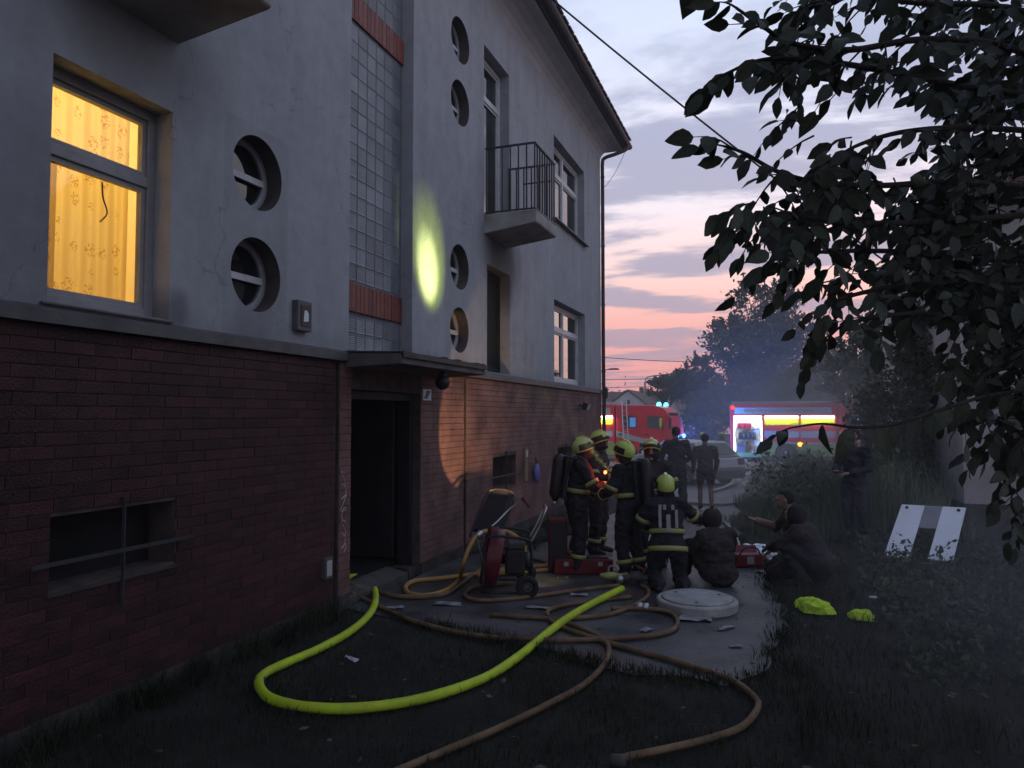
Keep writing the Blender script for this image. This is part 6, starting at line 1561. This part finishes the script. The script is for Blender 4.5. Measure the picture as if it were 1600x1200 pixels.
BR = [  # (px, py, depth) along each branch, from the trunk outwards, and how leafy
    [(1700, 120, 4.2), (1560, 70, 3.6), (1440, 62, 3.1), (1330, 78, 2.9), (1240, 68, 2.8), (1190, 40, 2.7), (1150, 12, 2.65)],
    [(1700, 160, 4.3), (1540, 140, 3.7), (1420, 118, 3.3), (1320, 100, 3.0), (1235, 92, 2.85), (1180, 96, 2.8), (1128, 118, 2.75)],
    [(1690, 210, 4.4), (1530, 200, 3.8), (1420, 205, 3.4), (1345, 225, 3.2), (1290, 255, 3.1)],
    [(1690, 300, 4.5), (1500, 285, 3.8), (1380, 290, 3.5), (1280, 285, 3.2), (1215, 268, 3.1), (1165, 240, 3.0), (1130, 228, 3.0)],
    [(1690, 330, 4.5), (1480, 345, 3.8), (1340, 350, 3.4), (1240, 340, 3.2), (1180, 345, 3.1), (1155, 358, 3.1)],
    [(1690, 400, 4.6), (1480, 395, 4.0), (1350, 392, 3.6), (1270, 395, 3.3), (1215, 405, 3.2)],
    [(1690, 440, 4.6), (1520, 440, 4.1), (1420, 445, 3.7), (1345, 458, 3.5), (1290, 478, 3.4), (1275, 505, 3.4)],
    [(1690, 500, 4.6), (1540, 500, 4.2), (1440, 490, 3.8), (1375, 495, 3.6), (1325, 505, 3.5), (1300, 520, 3.5)],
    [(1690, 600, 4.6), (1560, 615, 4.2), (1470, 640, 3.7), (1400, 662, 3.4), (1340, 668, 3.2), (1285, 662, 3.1), (1238, 668, 3.05)],
    [(1700, 40, 4.2), (1560, 10, 3.8), (1440, 5, 3.4), (1340, -5, 3.1), (1270, 5, 3.0)],
    [(1690, 640, 4.6), (1610, 680, 4.3), (1575, 720, 4.2), (1580, 770, 4.2)],
    [(1690, 560, 4.6), (1600, 570, 4.3), (1530, 590, 4.2), (1500, 640, 4.2)],
    [(1690, 260, 4.6), (1600, 250, 4.5), (1520, 260, 4.5), (1470, 270, 4.4)],
]
rg = np.random.default_rng(21); leaves = []; twigs = MB()
def add_leaf(p, tip, L):
    tip = V(tip).normalized(); up = V((rg.normal(0, .55), rg.normal(0, .55), .55 + rg.normal(0, .4)))
    view = (p - V(CAM)).normalized(); up = up - view * rg.uniform(.2, 1.5)
    y = up.cross(tip)
    if y.length < 1e-3: y = V((1, 0, 0))
    y.normalize(); z = tip.cross(y)
    M_ = Matrix((tip, y, z)).transposed().to_4x4(); leaves.append((Matrix.Translation(p) @ M_ @ Matrix.Scale(L, 4), L))
def sprig(p, d, n, Lt, size, droop=.6):
    d = V(d).normalized(); side = d.cross(V((rg.normal(0, .3), rg.normal(0, .3), 1))).normalized(); pts = []
    for k in range(n + 1):
        u = k / n; q = p + d * Lt * u + V((0, 0, -droop * Lt * u * u * .6)); pts.append(q)
        if k == 0: continue
        sg = 1 if k % 2 else -1
        if k == n: add_leaf(q, d + V((0, 0, -droop)), size * rg.uniform(.85, 1.15))
        else: add_leaf(q, d * .55 + side * sg * .8 + V((0, 0, -droop * rg.uniform(.3, 1.6))), size * rg.uniform(.7, 1.2))
    if len(pts) > 2: twigs.tube(pts, [.0045 - .003 * k / n for k in range(n + 1)], 5)
for bi, b in enumerate(BR):
    P = spline([pt(*q) for q in b], 6); n = len(P)
    r0 = .017 if bi not in (8,) else .010
    mb = MB(); mb.tube([TL(q) for q in P], [r0 * (1 - .82 * k / (n - 1)) + .002 for k in range(n)], 7); mb.build('branch', m_bark, tree_o, smooth=True)
    tot = sum((P[k + 1] - P[k]).length for k in range(n - 1)); sp = .085 if bi != 8 else .15
    acc = 0; sgn = 1
    for k in range(n - 1):
        sl_ = (P[k + 1] - P[k]); acc += sl_.length
        if acc > sp:
            acc = 0; d = sl_.normalized(); sgn = -sgn
            if bi == 8:
                if proj(P[k])[0] < 1215: continue
                add_leaf(P[k], d * .5 + V((0, 0, -1)) + RT_V * rg.normal(0, .35), rg.uniform(.13, .165))
            else:
                si = d.cross(V((0, 0, 1))).normalized() * sgn
                sprig(P[k], d * .7 + si * rg.uniform(.2, 1.0) + V((0, 0, rg.uniform(-.5, .35))), int(rg.integers(3, 6)), rg.uniform(.10, .24), rg.uniform(.072, .130))
    sprig(P[-1], (P[-1] - P[-3]), 4, .10, .105)
def inpoly(x, y, poly):
    c = False; j = len(poly) - 1
    for i in range(len(poly)):
        if (poly[i][1] > y) != (poly[j][1] > y) and x < (poly[j][0] - poly[i][0]) * (y - poly[i][1]) / (poly[j][1] - poly[i][1]) + poly[i][0]: c = not c
        j = i
    return c
CROWN = [(1245, -40), (1235, 40), (1215, 70), (1240, 110), (1250, 160), (1225, 180), (1240, 220), (1290, 215), (1290, 240), (1230, 265), (1180, 290), (1165, 330), (1190, 350), (1205, 385), (1240, 410), (1275, 440), (1300, 470), (1320, 470), (1400, 470), (1450, 500), (1500, 560), (1530, 600), (1640, 640), (1640, -40)]
GAPS = [(1425, 195, 28, 34), (1365, 170, 22, 26), (1300, 175, 20, 16), (1330, 395, 26, 14), (1452, 70, 20, 16), (1555, 35, 24, 22), (1505, 105, 18, 16), (1375, 42, 18, 14), (1295, 140, 14, 16), (1440, 245, 18, 16), (1385, 390, 22, 12), (1520, 45, 14, 12)]
k = 0
while k < 330:
    px, py = rg.uniform(1165, 1640), rg.uniform(-40, 640)
    if not inpoly(px, py, CROWN): continue
    if any(((px - a) / (c + 26)) ** 2 + ((py - b) / (d + 26)) ** 2 < 1 for a, b, c, d in GAPS): continue
    if px < 1440 and rg.uniform() < .25: continue
    k += 1; D = 2.9 + (px - 1165) / 475 * 1.5 + rg.uniform(-.25, .55)
    sprig(pt(px, py, D), RT_V * rg.normal(-.5, .7) + V((0, rg.normal(0, .5), rg.normal(-.25, .5))), int(rg.integers(3, 6)), rg.uniform(.10, .22), rg.uniform(.072, .125))
# deep dark part of the crown behind, down the right-hand edge
k = 0
while k < 190:
    px = rg.uniform(1400, 1680); py = rg.uniform(-40, 700)
    if px < 1470 and py < 260 or px < 1440 + max(0, (py - 420)) * .35: continue
    if 1530 < px < 1582 and 478 < py < 580 and rg.uniform() < .9: continue
    k += 1; D = rg.uniform(4.2, 5.8)
    sprig(pt(px, py, D), V((rg.normal(0, 1), rg.normal(0, 1), rg.normal(-.2, .5))), 5, rg.uniform(.18, .32), rg.uniform(.11, .17))
for px, py in ((1596, 700), (1588, 735), (1600, 760), (1592, 790), (1560, 668), (1545, 690), (1600, 660), (1525, 655), (1612, 805)):
    sprig(pt(px, py, 4.2), RT_V * rg.normal(-.3, .5) + V((0, 0, -.6)), 4, .16, .12)
# unseen leaves added overhead and to the right to darken the foreground
for _ in range(1500):
    p = V((rg.uniform(-2.2, 6), rg.uniform(-4, 6.5), rg.uniform(3.9, 6.6)))
    x_, y_, z_ = proj(p)
    if z_ > .05 and -150 < x_ < 1750 and -150 < y_: continue
    sprig(p, V((rg.normal(), rg.normal(), rg.normal(-.2, .4))), 5, .34, .20)
def weight(q):
    c = q[0].translation; x, y, z = proj(c)
    return q[1] / z if z > .3 and -20 < x < 1620 and -20 < y < 1200 else -1
leaves.sort(key=weight, reverse=True)
av = []; af = []; nb = 0
for n, (M_, L) in enumerate(leaves):
    me, v, f = LM[n % 10]
    if n < 300:
        o = link('leaf', me, tree_o); o.matrix_basis = Matrix.Translation(-tbase) @ M_
    else:
        A = np.array(M_); w = v @ A[:3, :3].T + A[:3, 3] - np.array(tbase); av.append(w); af += [tuple(i + nb for i in q) for q in f]; nb += len(v)
me = bpy.data.meshes.new('leaves'); me.from_pydata(np.concatenate(av).tolist(), [], af); me.materials.append(m_leafmass); shade(me)
tag(link('foliage', me, tree_o), kind='stuff')
twigs.v = [tuple(TL(V(v))) for v in twigs.v]; tag(twigs.build('twig', m_bark, tree_o, smooth=True), kind='stuff')

# ================================================================== smoke and air
def volume(name, mb, dens, col, label=None):
    M = bpy.data.materials.new(name); M.use_nodes = True; nt = M.node_tree; nt.nodes.clear()
    v = nt.nodes.new('ShaderNodeVolumePrincipled'); v.inputs['Color'].default_value = (*col, 1); v.inputs['Density'].default_value = dens; v.inputs['Anisotropy'].default_value = .2
    o = nt.nodes.new('ShaderNodeOutputMaterial'); nt.links.new(v.outputs[0], o.inputs['Volume'])
    return tag(mb.build(name, M, smooth=True), label, None, None, 'stuff')
mb = MB(); mb.box((6, 46, 6.3), (170, 136, 16)); volume('haze', mb, .0022, (.86, .88, .93))
def smoke(c, rad, dens, col):
    for k in (1.0, .78, .55, .33):          # fading out towards its edge
        mb = MB(); mb.ball(c, tuple(r * k for r in rad), None, 36, 20); volume('smoke', mb, dens * .4, col)
smoke((.9, 18.6, 1.5), (3.6, 4.8, 2.1), .075, (.80, .80, .80))
smoke((-1.0, 12.5, 1.2), (3.0, 4.0, 1.7), .014, (.80, .80, .82))
smoke((2.5, 6.3, .8), (2.6, 3.2, 1.2), .04, (.78, .82, .9))
smoke(pt(1200, 600, 47.6), (7.0, 1.9, 5.6), .08, (.82, .82, .84))
